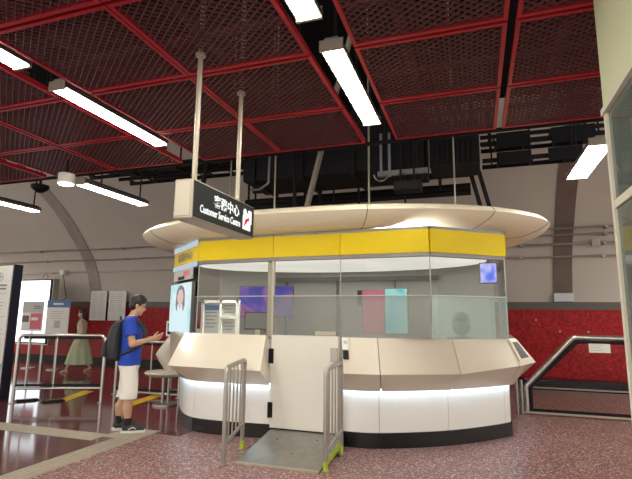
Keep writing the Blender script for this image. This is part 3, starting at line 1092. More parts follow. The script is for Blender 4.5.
def patch_slab(name, quad, u0, u1, v0, v1, o0, o1, m, parent):
    cs = ((u0, v0), (u1, v0), (u1, v1), (u0, v1))
    bm = B(); loft(bm, [[on_quad(*quad, u, v, o) for u, v in cs] for o in (o0, o1)])
    return obj(name, bm, m, parent)


a, b = right[3], right[4]
quad = [(*a[0], Tz), (*b[0], Tz), (*a[1], 0.925), (*b[1], 0.96)]
t = thing('card_reader', 'dark slanted display set into the right end of the cream counter', 'card reader')
patch_slab('bezel', quad, 0.10, 0.92, 0.06, 0.86, 0.001, 0.016, M['cream'], t)
patch_slab('display', quad, 0.26, 0.78, 0.14, 0.76, 0.012, 0.02, M['innerd'], t)
t = thing('intercom', 'small white and black intercom handset on the counter right of the door', 'intercom')
a, b = right[0], right[1]
quad = [(*a[0], Tz), (*b[0], Tz), (*a[1], Kz), (*b[1], Kz)]
patch_slab('face_plate', quad, 0.02, 0.20, 0.05, 0.36, 0.0, 0.02, M['paper'], t)
patch_slab('reader', quad, 0.04, 0.18, 0.40, 0.62, 0.0, 0.035, M['black'], t)
patch_slab('speaker_slot', quad, 0.06, 0.16, 0.12, 0.2, 0.018, 0.024, M['inklight'], t)

t = thing('leaflet_rack', 'white two-bay notice rack behind the left front pane of the booth', 'rack', (-3.40, 5.92, 1.20))
bm = B()
for x in (-0.29, 0.0, 0.26):
    box(bm, x - 0.018, x + 0.018, -0.03, 0.03, 0, 0.5)
box(bm, -0.30, 0.28, -0.03, 0.03, 0.0, 0.04); box(bm, -0.30, 0.28, -0.03, 0.03, 0.46, 0.5); box(bm, 0.0, 0.26, -0.03, 0.03, 0.24, 0.275)
obj('frame', bm, M['paper'], t)
bm = B(); box(bm, -0.27, -0.02, 0.0, 0.02, 0.04, 0.46); s = obj('notice', bm, M['inklight'], t)
bm = B(); box(bm, -0.26, -0.03, -0.008, 0.0, 0.36, 0.43); obj('blue_heading', bm, M['blueink'], s)
bm = B(); ink_lines(bm, (-0.25, -0.001, 0.32), (1, 0, 0), (0, 0, 1), 0.2, 5, 0.05, 0.014); obj('printed_lines', bm, M['ink'], s)
for z in (0.04, 0.275):
    bm = B(); box(bm, 0.02, 0.24, 0.0, 0.02, z, z + 0.185); s = obj('notice', bm, M['inner'], t)
    bm = B(); ink_lines(bm, (0.04, -0.001, z + 0.14), (1, 0, 0), (0, 0, 1), 0.17, 3, 0.045, 0.014); obj('printed_lines', bm, M['ink'], s)

def advert(name, label, cat, cx, cy, z0, z1, w, m, rz=0.0, foot=False, group=None):
    t = thing(name, label, cat, (cx, cy, z0), rz, group)
    h = z1 - z0
    bm = B(); box(bm, -w / 2, w / 2, 0.0, 0.05, 0, h, 0.006); obj('casing', bm, M['innerd'], t)
    bm = B(); box(bm, -w / 2 + 0.012, w / 2 - 0.012, -0.006, 0.0, 0.012, h - 0.012); obj('display', bm, m, t)
    if foot:
        bm = B(); box(bm, -0.03, 0.03, 0.02, 0.06, -(z0 - 1.2) if z0 > 1.2 else -0.08, 0.03); obj('stand', bm, M['innerd'], t)
    return t


advert('advert_reflection', 'wide purple and red glowing panel inside the booth, imitating an advert reflected in the glass', 'screen', -3.45, 7.5, 1.46, 2.0, 1.02, M['adpurple'], foot=True)  # advert mirrored in the glass, made as a glowing panel
advert('reflection_panel', 'pink upright glowing panel behind the centre pane of the booth, imitating a reflection in the glass', 'screen', -1.36, 6.62, 1.26, 1.87, 0.36, M['adpink'])  # reflection in the pane imitated by an emissive panel
advert('reflection_panel', 'cyan upright glowing panel right of the pink one, imitating a reflection in the booth glass', 'screen', -1.02, 6.42, 1.26, 1.88, 0.32, M['adcyan'])  # second pane reflection, likewise an emissive panel
advert('led_sign', 'small bright blue display high behind the right pane of the booth', 'screen', 0.17, 6.45, 1.93, 2.20, 0.22, M['adblue'])
t = thing('desk_monitor', 'low dark monitor on the desk inside the booth beside the notice rack', 'monitor', (-2.85, 5.95, 1.20))
bm = B(); box(bm, -0.2, 0.16, 0, 0.03, 0.1, 0.34, 0.005); obj('casing', bm, M['black'], t)
bm = B(); box(bm, -0.04, 0.04, 0.01, 0.05, 0.0, 0.12); box(bm, -0.1, 0.1, -0.05, 0.09, 0, 0.012); obj('stand', bm, M['satin'], t)
bm = B(); box(bm, -0.185, 0.145, -0.004, 0.0, 0.115, 0.325); obj('display', bm, M['innerd'], t)

# portrait video screen on the left chamfer
a, b = facet(0, 1)
d = (b - a).normalized(); n = Vector((d.y, -d.x))
c = a + d * 0.63 + n * 0.035
t = thing('video_screen', 'bright portrait screen showing a woman on the left corner of the booth', 'screen', (c.x, c.y, 1.22), atan2(d.y, d.x))
bm = B(); box(bm, -0.60, 0.55, -0.03, 0.02, 0, 0.74, 0.006); obj('casing', bm, M['innerd'], t)
bm = B(); box(bm, -0.59, 0.54, -0.036, -0.03, 0.01, 0.73); s = obj('display', bm, M['adface'], t)
bm = B(); ellipsoid(bm, (0.0, -0.037, 0.53), (0.17, 0.003, 0.12), 18, 8); ellipsoid(bm, (0.0, -0.037, 0.42), (0.075, 0.003, 0.06), 12, 8); obj('portrait_face', bm, M['adskin'], s)
bm = B(); ellipsoid(bm, (0.0, -0.036, 0.55), (0.24, 0.002, 0.155), 18, 8); ellipsoid(bm, (-0.18, -0.036, 0.42), (0.07, 0.002, 0.16), 12, 6); ellipsoid(bm, (0.18, -0.036, 0.42), (0.07, 0.002, 0.16), 12, 6); obj('portrait_hair', bm, M['adhair'], s)
bm = B(); loft(bm, [[(-0.09, y, 0.43), (0.09, y, 0.43), (0.40, y, 0.33), (0.46, y, 0.02), (-0.46, y, 0.02), (-0.40, y, 0.33)] for y in (-0.0375, -0.0365)]); obj('portrait_shirt', bm, M['adshirt'], s)
t = thing('sticker_board', 'dark notice with red marks above the portrait screen on the booth corner', 'notice', (c.x, c.y, 2.0), atan2(d.y, d.x))
bm = B(); box(bm, -0.5, 0.5, -0.02, -0.005, 0, 0.16); obj('board', bm, M['inner'], t)
bm = B(); box(bm, 0.05, 0.35, -0.024, -0.02, 0.06, 0.13); obj('red_mark', bm, M['pinkink'], t)
bm = B(); box(bm, -0.25, 0.1, -0.024, -0.02, 0.01, 0.06); obj('dark_mark', bm, M['black'], t)
t = thing('tablet_stand', 'small white-framed tablet behind the cream stool at the booth left', 'tablet', (-5.78, 8.15, 0))
bm = B(); box(bm, -0.13, 0.17, -0.015, 0.015, 1.06, 1.36, 0.008); obj('frame', bm, M['paper'], t)
bm = B(); box(bm, -0.09, 0.13, -0.02, -0.014, 1.10, 1.32); obj('display', bm, M['black'], t)
bm = B(); cyl(bm, 0.02, 0.03, 0.02, 1.1, 0.025, 10); cyl(bm, 0.02, 0.03, 0, 0.02, 0.16, 20); obj('post', bm, M['satin'], t)

# ------------------------------------------------------------------ ramp and its rails
t = thing('access_ramp', 'worn grey metal ramp leading up to the booth door', 'ramp')
bm = B()
loft(bm, [[(x, 4.60, 0.0), (x, 4.60, 0.012), (x, 5.42, 0.14), (x, 5.50, 0.14), (x, 5.50, 0.0)] for x in (-2.40, -1.50)])
obj('plate', bm, M['ramp'], t)
bm = B(); box(bm, -2.40, -1.50, 4.575, 4.61, 0, 0.016); obj('nosing', bm, M['satin'], t)
for x, y in ((-2.2, 5.2), (-1.75, 5.28), (-1.9, 4.9), (-1.65, 5.25)):
    zz = 0.012 + (y - 4.6) / 0.82 * 0.128
    bm = B(); tube(bm, [(x, y, zz), (x, y, zz + 0.004)], 0.014, 10); obj('bolt', bm, M['innerd'], t)


def railing(name, label, x, y0, y1, zb0, zb1, rz=0.0):
    t = thing(name, label, 'railing', (x, y0, 0), rz, 'ramp railings')
    global r_
    r_ = t
    L = y1 - y0
    h0, h1 = 0.955, 0.985
    bm = B()
    tube(bm, rounded([(0, 0, 0), (0, 0, h0), (0, L, h1), (0, L, zb1 - 0.02)], 0.05), 0.025, 12)
    obj('frame_tube', bm, M['steeld'], t, smooth=60)
    bm = B(); tube(bm, [(0, 0, 0.19), (0, L, 0.27)], 0.019, 10); obj('lower_rail', bm, M['steeld'], t, smooth=60)
    n = 4
    for k in range(n):
        y = L * (k + 1) / (n + 1)
        bm = B(); cyl(bm, 0, y, 0.19 + 0.08 * y / L, h0 + (h1 - h0) * y / L, 0.010, 8); obj('baluster', bm, M['steeld'], t, smooth=60)
    for y, z in ((0, zb0), (L, zb1)):
        if y or 'right' in label:
            bm = B(); cyl(bm, 0, y, z, z + 0.09, 0.0265, 12); obj('lime_sleeve', bm, M['lime'], t, smooth=60, label='lime tape sleeve')
        bm = B(); cyl(bm, 0, y, z - 0.0, z + 0.008, 0.045, 12); obj('foot_flange', bm, M['steeld'], t)
    return t


railing('ramp_railing', 'steel barred railing on the left side of the ramp', -2.49, 4.50, 5.09, 0.0, 0.0, radians(9))
railing('ramp_railing', 'steel barred railing on the right side of the ramp with lime tape', -1.455, 4.66, 5.22, 0.0, 0.02)
bm = B()
loft(bm, [[(x, 0.06, 0.04), (x, 0.5, 0.09), (x, 0.5, 0.16), (x, 0.06, 0.10)] for x in (-0.004, 0.004)])
rr = obj('lime_kick_strip', bm, M['lime'], r_, label='lime tape strip along the foot')

# ------------------------------------------------------------------ hanging sign
t = thing('hanging_sign', 'dark hanging sign on two steel poles reading Customer Service Centre', 'sign', (0.012, 0, 0))
SX0, SX1, SY0, SY1 = -2.15, -1.985, 2.94, 3.97
bm = B(); box(bm, SX0, SX1, SY0, SY1, 2.205, 2.515, 0.012); obj('housing', bm, M['satin'], t)
bm = B(); box(bm, SX1 - 0.005, SX1 + 0.006, SY0 + 0.012, SY1 - 0.012, 2.222, 2.50); obj('face_panel', bm, M['sign'], t)
bm = B(); box(bm, SX0 - 0.006, SX0 + 0.005, SY0 + 0.012, SY1 - 0.012, 2.222, 2.50); obj('face_panel', bm, M['sign'], t)
bm = B(); box(bm, SX0 + 0.015, SX1 - 0.015, SY0 - 0.006, SY0 + 0.004, 2.225, 2.495, 0.004); obj('end_cap', bm, M['satin'], t)
fx = SX1 + 0.007
lettering('chinese_lettering', '客務中心', M['textw'], t, (fx, 3.235, 2.355), (0, 1, 0), (0, 0, 1), 0.43, 0.105, 0.003, bold=0.012)
lettering('english_lettering', 'Customer Service Centre', M['textw'], t, (fx, 3.04, 2.272), (0, 1, 0), (0, 0, 1), 0.65, 0.062, 0.003, bold=0.012)
# pictogram: white attendant-and-desk blocks with a red mark
bm = B()
def yz(bm, pts):
    loft(bm, [[(x, y, z) for y, z in pts] for x in (fx, fx + 0.003)])
yz(bm, [(3.735, 2.265), (3.885, 2.265), (3.885, 2.33), (3.905, 2.33), (3.905, 2.455), (3.84, 2.455), (3.84, 2.425), (3.81, 2.425), (3.81, 2.375), (3.735, 2.375)])
tube(bm, [(fx, 3.775, 2.425), (fx + 0.003, 3.775, 2.425)], 0.032, 18)
yz(bm, [(3.735, 2.37), (3.815, 2.37), (3.81, 2.40), (3.74, 2.40)])
obj('pictogram', bm, M['textw'], t)
bm = B()
for pts in ([(3.765, 2.325), (3.80, 2.318), (3.815, 2.345), (3.845, 2.35), (3.855, 2.375), (3.835, 2.39), (3.82, 2.372), (3.785, 2.366)], [(3.755, 2.30), (3.775, 2.298), (3.785, 2.326), (3.768, 2.33)]):
    loft(bm, [[(x, y, z) for y, z in pts] for x in (fx + 0.003, fx + 0.005)])
obj('pictogram_mark', bm, M['textr'], t)
for y in (3.07, 3.78):
    bm = B(); cyl(bm, -2.065, y, 2.51, 3.63, 0.021, 14); p = obj('pole', bm, M['satin'], t, smooth=60)
    bm = B(); cyl(bm, -2.065, y, 3.585, 3.612, 0.042, 14); obj('collar', bm, M['satin'], p, smooth=40)
    bm = B(); cyl(bm, -2.065, y, 3.62, 6.3, 0.022, 10); obj('upper_rod', bm, M['steeld'], p, smooth=60)

# ------------------------------------------------------------------ left side: totem, light box, boards, barriers
t = thing('totem_sign', 'white totem sign with dark edge at the left edge of the picture', 'totem sign', (-7.82, 6.2, 0))
bm = B(); box(bm, -0.95, 0.0, 0.0, 0.02, 0.02, 2.33); s = obj('face_panel', bm, M['paper'], t)
bm = B(); box(bm, -0.96, 0.02, 0.02, 0.20, 0.0, 2.35, 0.006); obj('body', bm, M['navy'], t)
bm = B()
tube(bm, [(-0.27 + 0.075 * cos(2 * pi * k / 24), -0.002, 2.13 + 0.075 * sin(2 * pi * k / 24)) for k in range(25)], 0.008, 5)
box(bm, -0.33, -0.21, -0.005, 0.0, 2.12, 2.14); box(bm, -0.28, -0.26, -0.005, 0.0, 2.07, 2.19)
obj('round_emblem', bm, M['inklight'], s)
bm = B(); ink_lines(bm, (-0.40, 0.0, 1.96), (1, 0, 0), (0, 0, 1), 0.32, 2, 0.06, 0.03, rag=0.1); obj('heading_lines', bm, M['ink'], s)
bm = B()
for z in (1.83, 1.42, 1.12):
    box(bm, -0.9, -0.04, -0.004, 0.0, z, z + 0.008)
ink_lines(bm, (-0.45, 0.0, 1.72), (1, 0, 0), (0, 0, 1), 0.36, 5, 0.055, 0.014)
ink_lines(bm, (-0.45, 0.0, 1.36), (1, 0, 0), (0, 0, 1), 0.36, 4, 0.055, 0.014)
obj('printed_lines', bm, M['inklight'], s)
bm = B(); box(bm, -0.95, -0.01, -0.004, 0.0, 0.08, 0.62)
m_ = mat('blue_spray_print', (0.10, 0.34, 0.50), 0.5, var=0.75, scale=14)
obj('blue_picture', bm, m_, s)

t = thing('light_box', 'large glowing white advert light box behind the totem', 'light box', (-12.85, 10.9, 0))
bm = B(); box(bm, -0.85, 0.84, 0.0, 0.22, 0.55, 2.52, 0.01); obj('casing', bm, M['steeld'], t)
bm = B(); box(bm, -0.80, 0.78, -0.012, 0.0, 0.62, 2.46); obj('lit_face', bm, M['lightbox'], t)
bm = B()
for k in (0,):
    box(bm, -0.78, 0.76, -0.03, -0.012, 0.60, 0.63); box(bm, 0.76, 0.82, -0.03, 0.0, 0.58, 2.5); box(bm, -0.84, 0.82, -0.03, 0.0, 2.46, 2.5)
obj('black_bezel', bm, M['black'], t)
for x in (-0.7, 0.55):
    bm = B(); box(bm, x - 0.04, x + 0.04, 0.08, 0.16, 0, 0.56); obj('leg', bm, M['steeld'], t)
bm = B(); tube(bm, [(0.40 + 0.09 * cos(2 * pi * k / 20), 0.1, 2.58 + 0.09 * sin(2 * pi * k / 20)) for k in range(21)], 0.012, 6); obj('cable_loop', bm, M['ink'], t)


def stand_board(label, x0, x1, y, z0, z1, deco):
    t = thing('sign_board', label, 'sign board', ((x0 + x1) / 2, y, 0), 0.12)
    w = (x1 - x0) / 2
    bm = B(); box(bm, -w, w, -0.012, 0.012, z0, z1, 0.003); s = obj('board', bm, M['paper'], t)
    deco(s, w, z0, z1)
    bm = B(); cyl(bm, 0, 0.035, 0.02, z1 - 0.1, 0.018, 10); obj('post', bm, M['steeld'], t)
    bm = B(); cyl(bm, 0, 0.035, 0.0, 0.02, 0.18, 20); obj('foot', bm, M['steeld'], t)


def deco_red(s, w, z0, z1):
    h = z1 - z0
    bm = B(); box(bm, -w, w, -0.016, -0.012, z0 + h * 0.62, z1); obj('grey_heading', bm, M['inklight'], s)
    bm = B(); ink_lines(bm, (w * 0.1, -0.016, z1 - 0.14), (1, 0, 0), (0, 0, 1), w * 0.7, 2, 0.06, 0.03, rag=0.1); obj('heading_lines', bm, M['ink'], s)
    bm = B(); box(bm, -w * 0.15, w * 0.92, -0.016, -0.012, z0 + h * 0.06, z0 + h * 0.6); obj('pink_picture', bm, M['pinkink'], s)
    bm = B(); box(bm, -w * 0.05, w * 0.6, -0.019, -0.016, z0 + h * 0.36, z0 + h * 0.46); obj('pale_stripe', bm, M['paper'], s)
    bm = B(); box(bm, -w * 0.95, -w * 0.3, -0.019, -0.012, z0 + h * 0.30, z0 + h * 0.52); obj('dark_picture', bm, M['band'], s)


def deco_blue(s, w, z0, z1):
    h = z1 - z0
    bm = B(); box(bm, -w, w, -0.016, -0.012, z1 - h * 0.2, z1); q = obj('blue_heading', bm, M['blueink'], s)
    bm = B(); ink_lines(bm, (-w * 0.45, -0.016, z1 - h * 0.13), (1, 0, 0), (0, 0, 1), w * 0.9, 1, 0.1, 0.05, rag=0.0); obj('heading_lines', bm, M['paper'], s)
    bm = B(); ink_lines(bm, (-w * 0.6, -0.012, z1 - h * 0.32), (1, 0, 0), (0, 0, 1), w * 1.2, 4, 0.06, 0.016); obj('printed_lines', bm, M['inklight'], s)
    bm = B(); box(bm, -w * 0.25, w * 0.3, -0.016, -0.012, z0 + h * 0.24, z0 + h * 0.44); obj('grey_square', bm, M['inklight'], s)


stand_board('small standing board with pink and grey print in front of the light box', -11.98, -11.32, 10.0, 1.0, 1.80, deco_red)
stand_board('white standing board with a blue heading right of the light box', -11.10, -10.40, 10.0, 0.86, 1.84, deco_blue)
for i, (x0, x1, z0, z1) in enumerate([(-11.52, -10.90, 1.28, 2.19), (-10.81, -10.16, 1.28, 2.18)]):
    t = thing('notice_board', ['left of the two white notice boards on the wall, full of small print', 'right of the two white notice boards on the wall, above the man\'s bag'][i], 'notice board', (x0, 11.9, z0))
    w, h = x1 - x0, z1 - z0
    bm = B(); box(bm, 0, w, 0, 0.02, 0, h, 0.004); obj('board', bm, M['paper'], t)
    bm = B()
    for cxx in ((0.06, w * 0.54) if i == 0 else (0.06, w * 0.52)):
        ink_lines(bm, (cxx, 0, h - 0.1), (1, 0, 0), (0, 0, 1), w * 0.38, 12 if i == 0 else 9, 0.064, 0.014, rag=0.3)
    obj('printed_lines', bm, M['inklight'], t)
    for xx in (0.1, w - 0.1):
        bm = B(); box(bm, xx - 0.02, xx + 0.02, 0.02, 0.16, h * 0.4, h * 0.5); obj('wall_bracket', bm, M['ink'], t)


def barrier(label, p0, p1, zt, zl, uprights, z_extra=None):
    p0, p1 = Vector(p0), Vector(p1)
    d = p1 - p0
    L = d.length
    t = thing('crowd_barrier', label, 'barrier', (p0.x, p0.y, 0), atan2(d.y, d.x))
    bm = B(); tube(bm, rounded([(0, 0, 0.01), (0, 0, zt), (L, 0, zt), (L, 0, 0.01)], 0.10), 0.028, 12); obj('frame_tube', bm, M['steel'], t, smooth=60)
    bm = B(); tube(bm, [(0, 0, zl), (L, 0, zl)], 0.022, 10); obj('lower_rail', bm, M['steel'], t, smooth=60)
    bm = B(); box(bm, 0.03, L - 0.03, -0.012, 0.012, zl + 0.03, zl + 0.07); obj('black_channel', bm, M['black'], t)
    for k in uprights:
        bm = B(); cyl(bm, L * k, 0, zl, zt, 0.014, 8); obj('upright', bm, M['steel'], t, smooth=60)
    for x in (0, L):
        bm = B(); cyl(bm, x, 0, 0, 0.012, 0.06, 16); obj('foot', bm, M['steeld'], t)
    bm = B(); box(bm, 0.035, L - 0.035, -0.004, 0.004, zl + 0.07, zt - 0.04); obj('glass_infill', bm, M['fence'], t)
    bm = B(); box(bm, 0.08, L - 0.08, -0.012, 0.012, zt - 0.065, zt - 0.025); obj('top_channel', bm, M['black'], t)
    return t


barrier('steel barrier with glass infill in front of the walking woman', (-7.40, 6.14), (-6.10, 6.72), 1.12, 0.24, (0.12, 0.44))
barrier('steel barrier behind the standing man', (-6.50, 7.5), (-5.15, 7.58), 0.98, 0.06, (0.55,))
for (xa, ya, xb, yb), lb in [((-7.50, 6.25, -7.28, 6.55), 'flat black cable cover on the floor under the left end of the barrier'), ((-7.02, 6.36, -6.82, 6.66), 'flat black cable cover on the floor beside the yellow stripe')]:
    d = Vector((xb - xa, yb - ya)); L = d.length
    t = thing('cable_cover', lb, 'cable cover', (xa, ya, 0), atan2(d.y, d.x), 'flat cable covers on the floor')
    bm = B(); loft(bm, [[(x, -w_, 0), (x, w_, 0), (x, w_ * 0.6, h_), (x, -w_ * 0.6, h_)] for x, w_, h_ in ((0, 0.07, 0.012), (0.05, 0.09, 0.03), (L - 0.05, 0.09, 0.03), (L, 0.07, 0.012))]); obj('cover', bm, M['black'], t)
    bm = B(); box(bm, 0.06, L - 0.06, -0.02, 0.02, 0.028, 0.034); obj('lid_ridge', bm, M['steeld'], t)
# right balustrade with slanted end
t = thing('glass_balustrade', 'slant-ended glass balustrade with thick steel handrail at the right', 'balustrade', (0.0, 8.42, 0))
path = rounded([(0.70, 0, 0.06), (0.70, 0, 0.42), (1.42, 0, 1.20), (4.4, 0, 1.20)], 0.12, 8)
bm = B(); tube(bm, path, 0.042, 14); obj('handrail', bm, M['steel'], t, smooth=60)
bm = B(); tube(bm, [(p.x + 0.05, 0.0, p.z - 0.062) if p.z > 0.5 else (p.x + 0.065, 0, p.z) for p in path], 0.03, 8); obj('black_gasket', bm, M['black'], t, smooth=60)
bm = B(); loft(bm, [[(0.74, y, 0.09), (4.4, y, 0.09), (4.4, y, 1.15), (1.46, y, 1.15), (0.78, y, 0.42)] for y in (-0.006, 0.006)]); obj('glass_infill', bm, M['fence'], t)
bm = B(); box(bm, 0.66, 4.4, -0.03, 0.03, 0.02, 0.05); obj('base_rail', bm, M['satin'], t)
bm = B(); box(bm, 0.72, 4.4, -0.02, 0.02, 0.05, 0.09); obj('base_channel', bm, M['black'], t)
for x in (0.56, 0.63):
    bm = B(); cyl(bm, x, -0.02, 0.0, 0.52, 0.028, 12); obj('end_post', bm, M['steeld'], t, smooth=60)
t = thing('notice_card', 'small white notice card stuck on the glass of the balustrade', 'notice', (1.75, 8.405, 0.98))
bm = B(); box(bm, -0.12, 0.17, -0.002, 0.003, 0, 0.19); obj('card', bm, M['paper'], t)
bm = B(); ink_lines(bm, (-0.1, -0.002, 0.15), (1, 0, 0), (0, 0, 1), 0.24, 4, 0.04, 0.01); obj('printed_lines', bm, M['inklight'], t)
t = thing('low_bench', 'long low black kerb box on the floor behind the balustrade', 'kerb box')
bm = B(); box(bm, 0.9, 6.5, 11.3, 11.6, 0.0, 0.22, 0.02); obj('body', bm, M['blackgloss'], t)
bm = B(); box(bm, 0.9, 6.5, 11.27, 11.33, 0.03, 0.06); obj('steel_edge', bm, M['steeld'], t)

# ------------------------------------------------------------------ glazed booth on the right
t = thing('glazed_enclosure', 'green glass enclosure with cream fascia filling the right edge', 'enclosure', (0.82, 3.26, 0))
bm = B(); box(bm, 0, 1.5, -2.0, 0, 2.80, 3.95, 0.01); obj('fascia', bm, M['boothwall'], t)
bm = B(); box(bm, -0.012, 1.5, -2.0, 0.012, 2.775, 2.815); obj('fascia_edge', bm, M['boothframe'], t)
for (x, y) in ((0, -0.045), (0, -2.0), (1.455, -0.045), (1.455, -2.0)):
    bm = B(); box(bm, x, x + 0.045, y, y + 0.045, 0.0, 2.78); obj('corner_post', bm, M['boothframe'], t)
for z in (0.0, 2.16):
    h = 0.16 if z == 0 else 0.05
    bm = B(); box(bm, 0.004, 0.041, -1.955, -0.045, z, z + h); obj('side_rail', bm, M['boothframe'], t)
    bm = B(); box(bm, 0.045, 1.455, -0.041, -0.004, z, z + h); obj('back_rail', bm, M['boothframe'], t)
for z0, z1 in ((0.16, 2.16), (2.21, 2.775)):
    bm = B(); box(bm, 0.016, 0.026, -1.955, -0.045, z0, z1); obj('side_glass', bm, M['green'], t)
    bm = B(); box(bm, 0.045, 1.455, -0.026, -0.016, z0, z1); obj('back_glass', bm, M['green'], t)
bm = B(); box(bm, 1.40, 1.44, -1.9, -0.1, 0.02, 2.75); obj('inner_panel', bm, M['inner'], t)
bm = B(); box(bm, 0.10, 1.3, -0.9, -0.2, 1.86, 2.12, 0.01); obj('inner_shelf', bm, M['boothwall'], t)
bm = B(); box(bm, 0.12, 0.2, -0.9, -0.2, 0.0, 1.87); obj('shelf_leg', bm, M['boothwall'], t)

# ------------------------------------------------------------------ cream stool
t = thing('shell_stool', 'cream moulded stool with tall angled back beside the booth', 'stool', (-5.0, 6.95, 0), radians(28))
bm = B(); loft(bm, [[(r * 1.15 * cos(2 * pi * a / 28), r * sin(2 * pi * a / 28), z) for a in range(28)] for r, z in ((0.05, 0.45), (0.20, 0.46), (0.285, 0.495), (0.30, 0.525), (0.28, 0.55), (0.2, 0.545), (0.06, 0.535))])
obj('seat', bm, M['chair'], t, smooth=50)
# the back is a dished shell: rows of points across, swept up an angled outline
rowsb = [(0.52, -0.02, 0.16), (0.62, -0.08, 0.14), (0.72, -0.15, 0.14), (0.82, -0.20, 0.16), (0.92, -0.14, 0.19), (1.02, -0.07, 0.22), (1.12, 0.0, 0.235), (1.19, 0.05, 0.24), (1.22, 0.09, 0.22)]
bm = B()
rings = []
for z, xa, xb in rowsb:
    fr = [(xa + (xb - xa) * k / 8, 0.10 - 0.07 * sin(pi * k / 8), z) for k in range(9)]
    bk = [(x, y + 0.035, z) for x, y, z in fr[::-1]]
    rings.append(fr + bk)
loft(bm, rings)
obj('backrest', bm, M['chair'], t, smooth=50)
for x in (-0.03, 0.06):
    bm = B(); cyl(bm, x, 0.0, 0.03, 0.47, 0.022, 10); obj('leg', bm, M['steeld'], t, smooth=60)
bm = B(); cyl(bm, 0.015, 0, 0.0, 0.03, 0.2, 24); obj('foot_plate', bm, M['steeld'], t)


# ------------------------------------------------------------------ people (local frame: +X forward, +Y left, Z up)
def ering(cx, cy, z, rx, ry, n=20):
    return [(cx + rx * cos(2 * pi * a / n), cy + ry * sin(2 * pi * a / n), z) for a in range(n)]


def head(bm, c, nod=0.0, s=1.0):
    """Face looking along +X, centre of skull at c."""
    R = Matrix.Rotation(nod, 4, 'Y')
    def P(x, y, z): return Vector(c) + (R @ Vector((x * s, y * s, z * s)))
    ellipsoid(bm, P(-0.01, 0, 0.03), (0.098 * s, 0.076 * s, 0.095 * s), 20, 14)
    ellipsoid(bm, P(0.022, 0, -0.045), (0.07 * s, 0.060 * s, 0.075 * s), 18, 12, R)
    ellipsoid(bm, P(0.066, 0, -0.098), (0.022 * s, 0.026 * s, 0.02 * s), 12, 8)
    ellipsoid(bm, P(0.075, 0, 0.022), (0.016 * s, 0.048 * s, 0.012 * s), 12, 8)
    tube(bm, [P(0.082, 0, 0.012), P(0.106, 0, -0.032)], [0.008 * s, 0.017 * s], 8)
    ellipsoid(bm, P(0.100, 0, -0.034), (0.014 * s, 0.017 * s, 0.010 * s), 8, 6)
    ellipsoid(bm, P(0.083, 0, -0.064), (0.010 * s, 0.024 * s, 0.006 * s), 8, 6)
    ellipsoid(bm, P(0.080, 0, -0.076), (0.011 * s, 0.020 * s, 0.007 * s), 8, 6)
    for y in (-1, 1):
        ellipsoid(bm, P(-0.005, y * 0.077, -0.012), (0.017 * s, 0.011 * s, 0.032 * s), 10, 8)
    return P


def hand(bm, wrist, dirv, palmn, side, curl=0.5):
    """Palm and five separate fingers; dirv points along the fingers, palmn out of the palm, side towards the thumb."""
    d, p, s = Vector(dirv).normalized(), Vector(palmn).normalized(), Vector(side).normalized()
    w = Vector(wrist)
    chain(bm, [w, w + d * 0.03], [0.024, 0.026], 10)
    for k in (-1, -0.33, 0.33, 1):
        chain(bm, [w + d * 0.02 + s * 0.014 * k, w + d * 0.088 + s * 0.029 * k], [0.016, 0.012], 10)
    for k, L in zip((1, 0.36, -0.32, -1), (0.070, 0.080, 0.074, 0.058)):
        b0 = w + d * 0.088 + s * 0.031 * k
        d1 = (d + p * curl * 0.5 + s * 0.06 * k).normalized()
        d2 = (d + p * curl * 1.5).normalized()
        chain(bm, [b0, b0 + d1 * L * 0.5, b0 + d1 * L * 0.5 + d2 * L * 0.5], [0.0105, 0.0095, 0.0085], 8)
    b0 = w + d * 0.022 + s * 0.026
    d1 = (d * 0.6 + s * 0.75 + p * 0.3).normalized()
    d2 = (d * 0.9 + s * 0.2 + p * 0.35).normalized()
    chain(bm, [b0, b0 + d1 * 0.042, b0 + d1 * 0.042 + d2 * 0.036], [0.014, 0.012, 0.010], 8)


def face_marks(P, body, s=1.0):
    for y in (-1, 1):
        bm = B(); ellipsoid(bm, P(0.081, y * 0.031, 0.003), (0.006 * s, 0.013 * s, 0.006 * s), 10, 6); obj('eye', bm, M['black'], body)
        bm = B(); tube(bm, [P(0.088, y * 0.015, 0.022), P(0.086, y * 0.034, 0.026), P(0.074, y * 0.05, 0.020)], 0.004 * s, 6); obj('eyebrow', bm, M['hair'], body)


# --- standing man
man = thing('person', 'standing man in blue T-shirt and white shorts looking down at his hands', 'person', (-4.36, 5.26, 0), radians(36))
bm = B()
hipz = 0.90
# legs
for s, dx in ((1, -0.07), (-1, 0.05)):
    chain(bm, [(0, s * 0.085, hipz), (dx * 0.3 + 0.02, s * 0.092, 0.50), (dx - 0.015, s * 0.095, 0.10)], [0.085, 0.056, 0.036])
    chain(bm, [(dx * 0.6 - 0.005, s * 0.094, 0.40), (dx * 0.85 - 0.035, s * 0.095, 0.30), (dx - 0.012, s * 0.095, 0.14)], [0.048, 0.056, 0.036])
    chain(bm, [(dx - 0.02, s * 0.095, 0.06), (dx + 0.06, s * 0.10, 0.045), (dx + 0.15, s * 0.108, 0.03)], [0.038, 0.036, 0.024])
loft(bm, [ering(0, 0, 0.80, 0.08, 0.13), ering(0, 0, 0.92, 0.115, 0.165), ering(0.01, 0, 1.05, 0.10, 0.148), ering(0.01, 0, 1.22, 0.115, 0.165), ering(-0.005, 0, 1.36, 0.11, 0.175), ering(-0.015, 0, 1.43, 0.075, 0.13), ering(-0.005, 0, 1.475, 0.05, 0.06)])
chain(bm, [(-0.01, 0, 1.42), (0.03, 0, 1.53)], [0.058, 0.052])
P = head(bm, (0.06, 0, 1.605), nod=0.30)
arms = {}
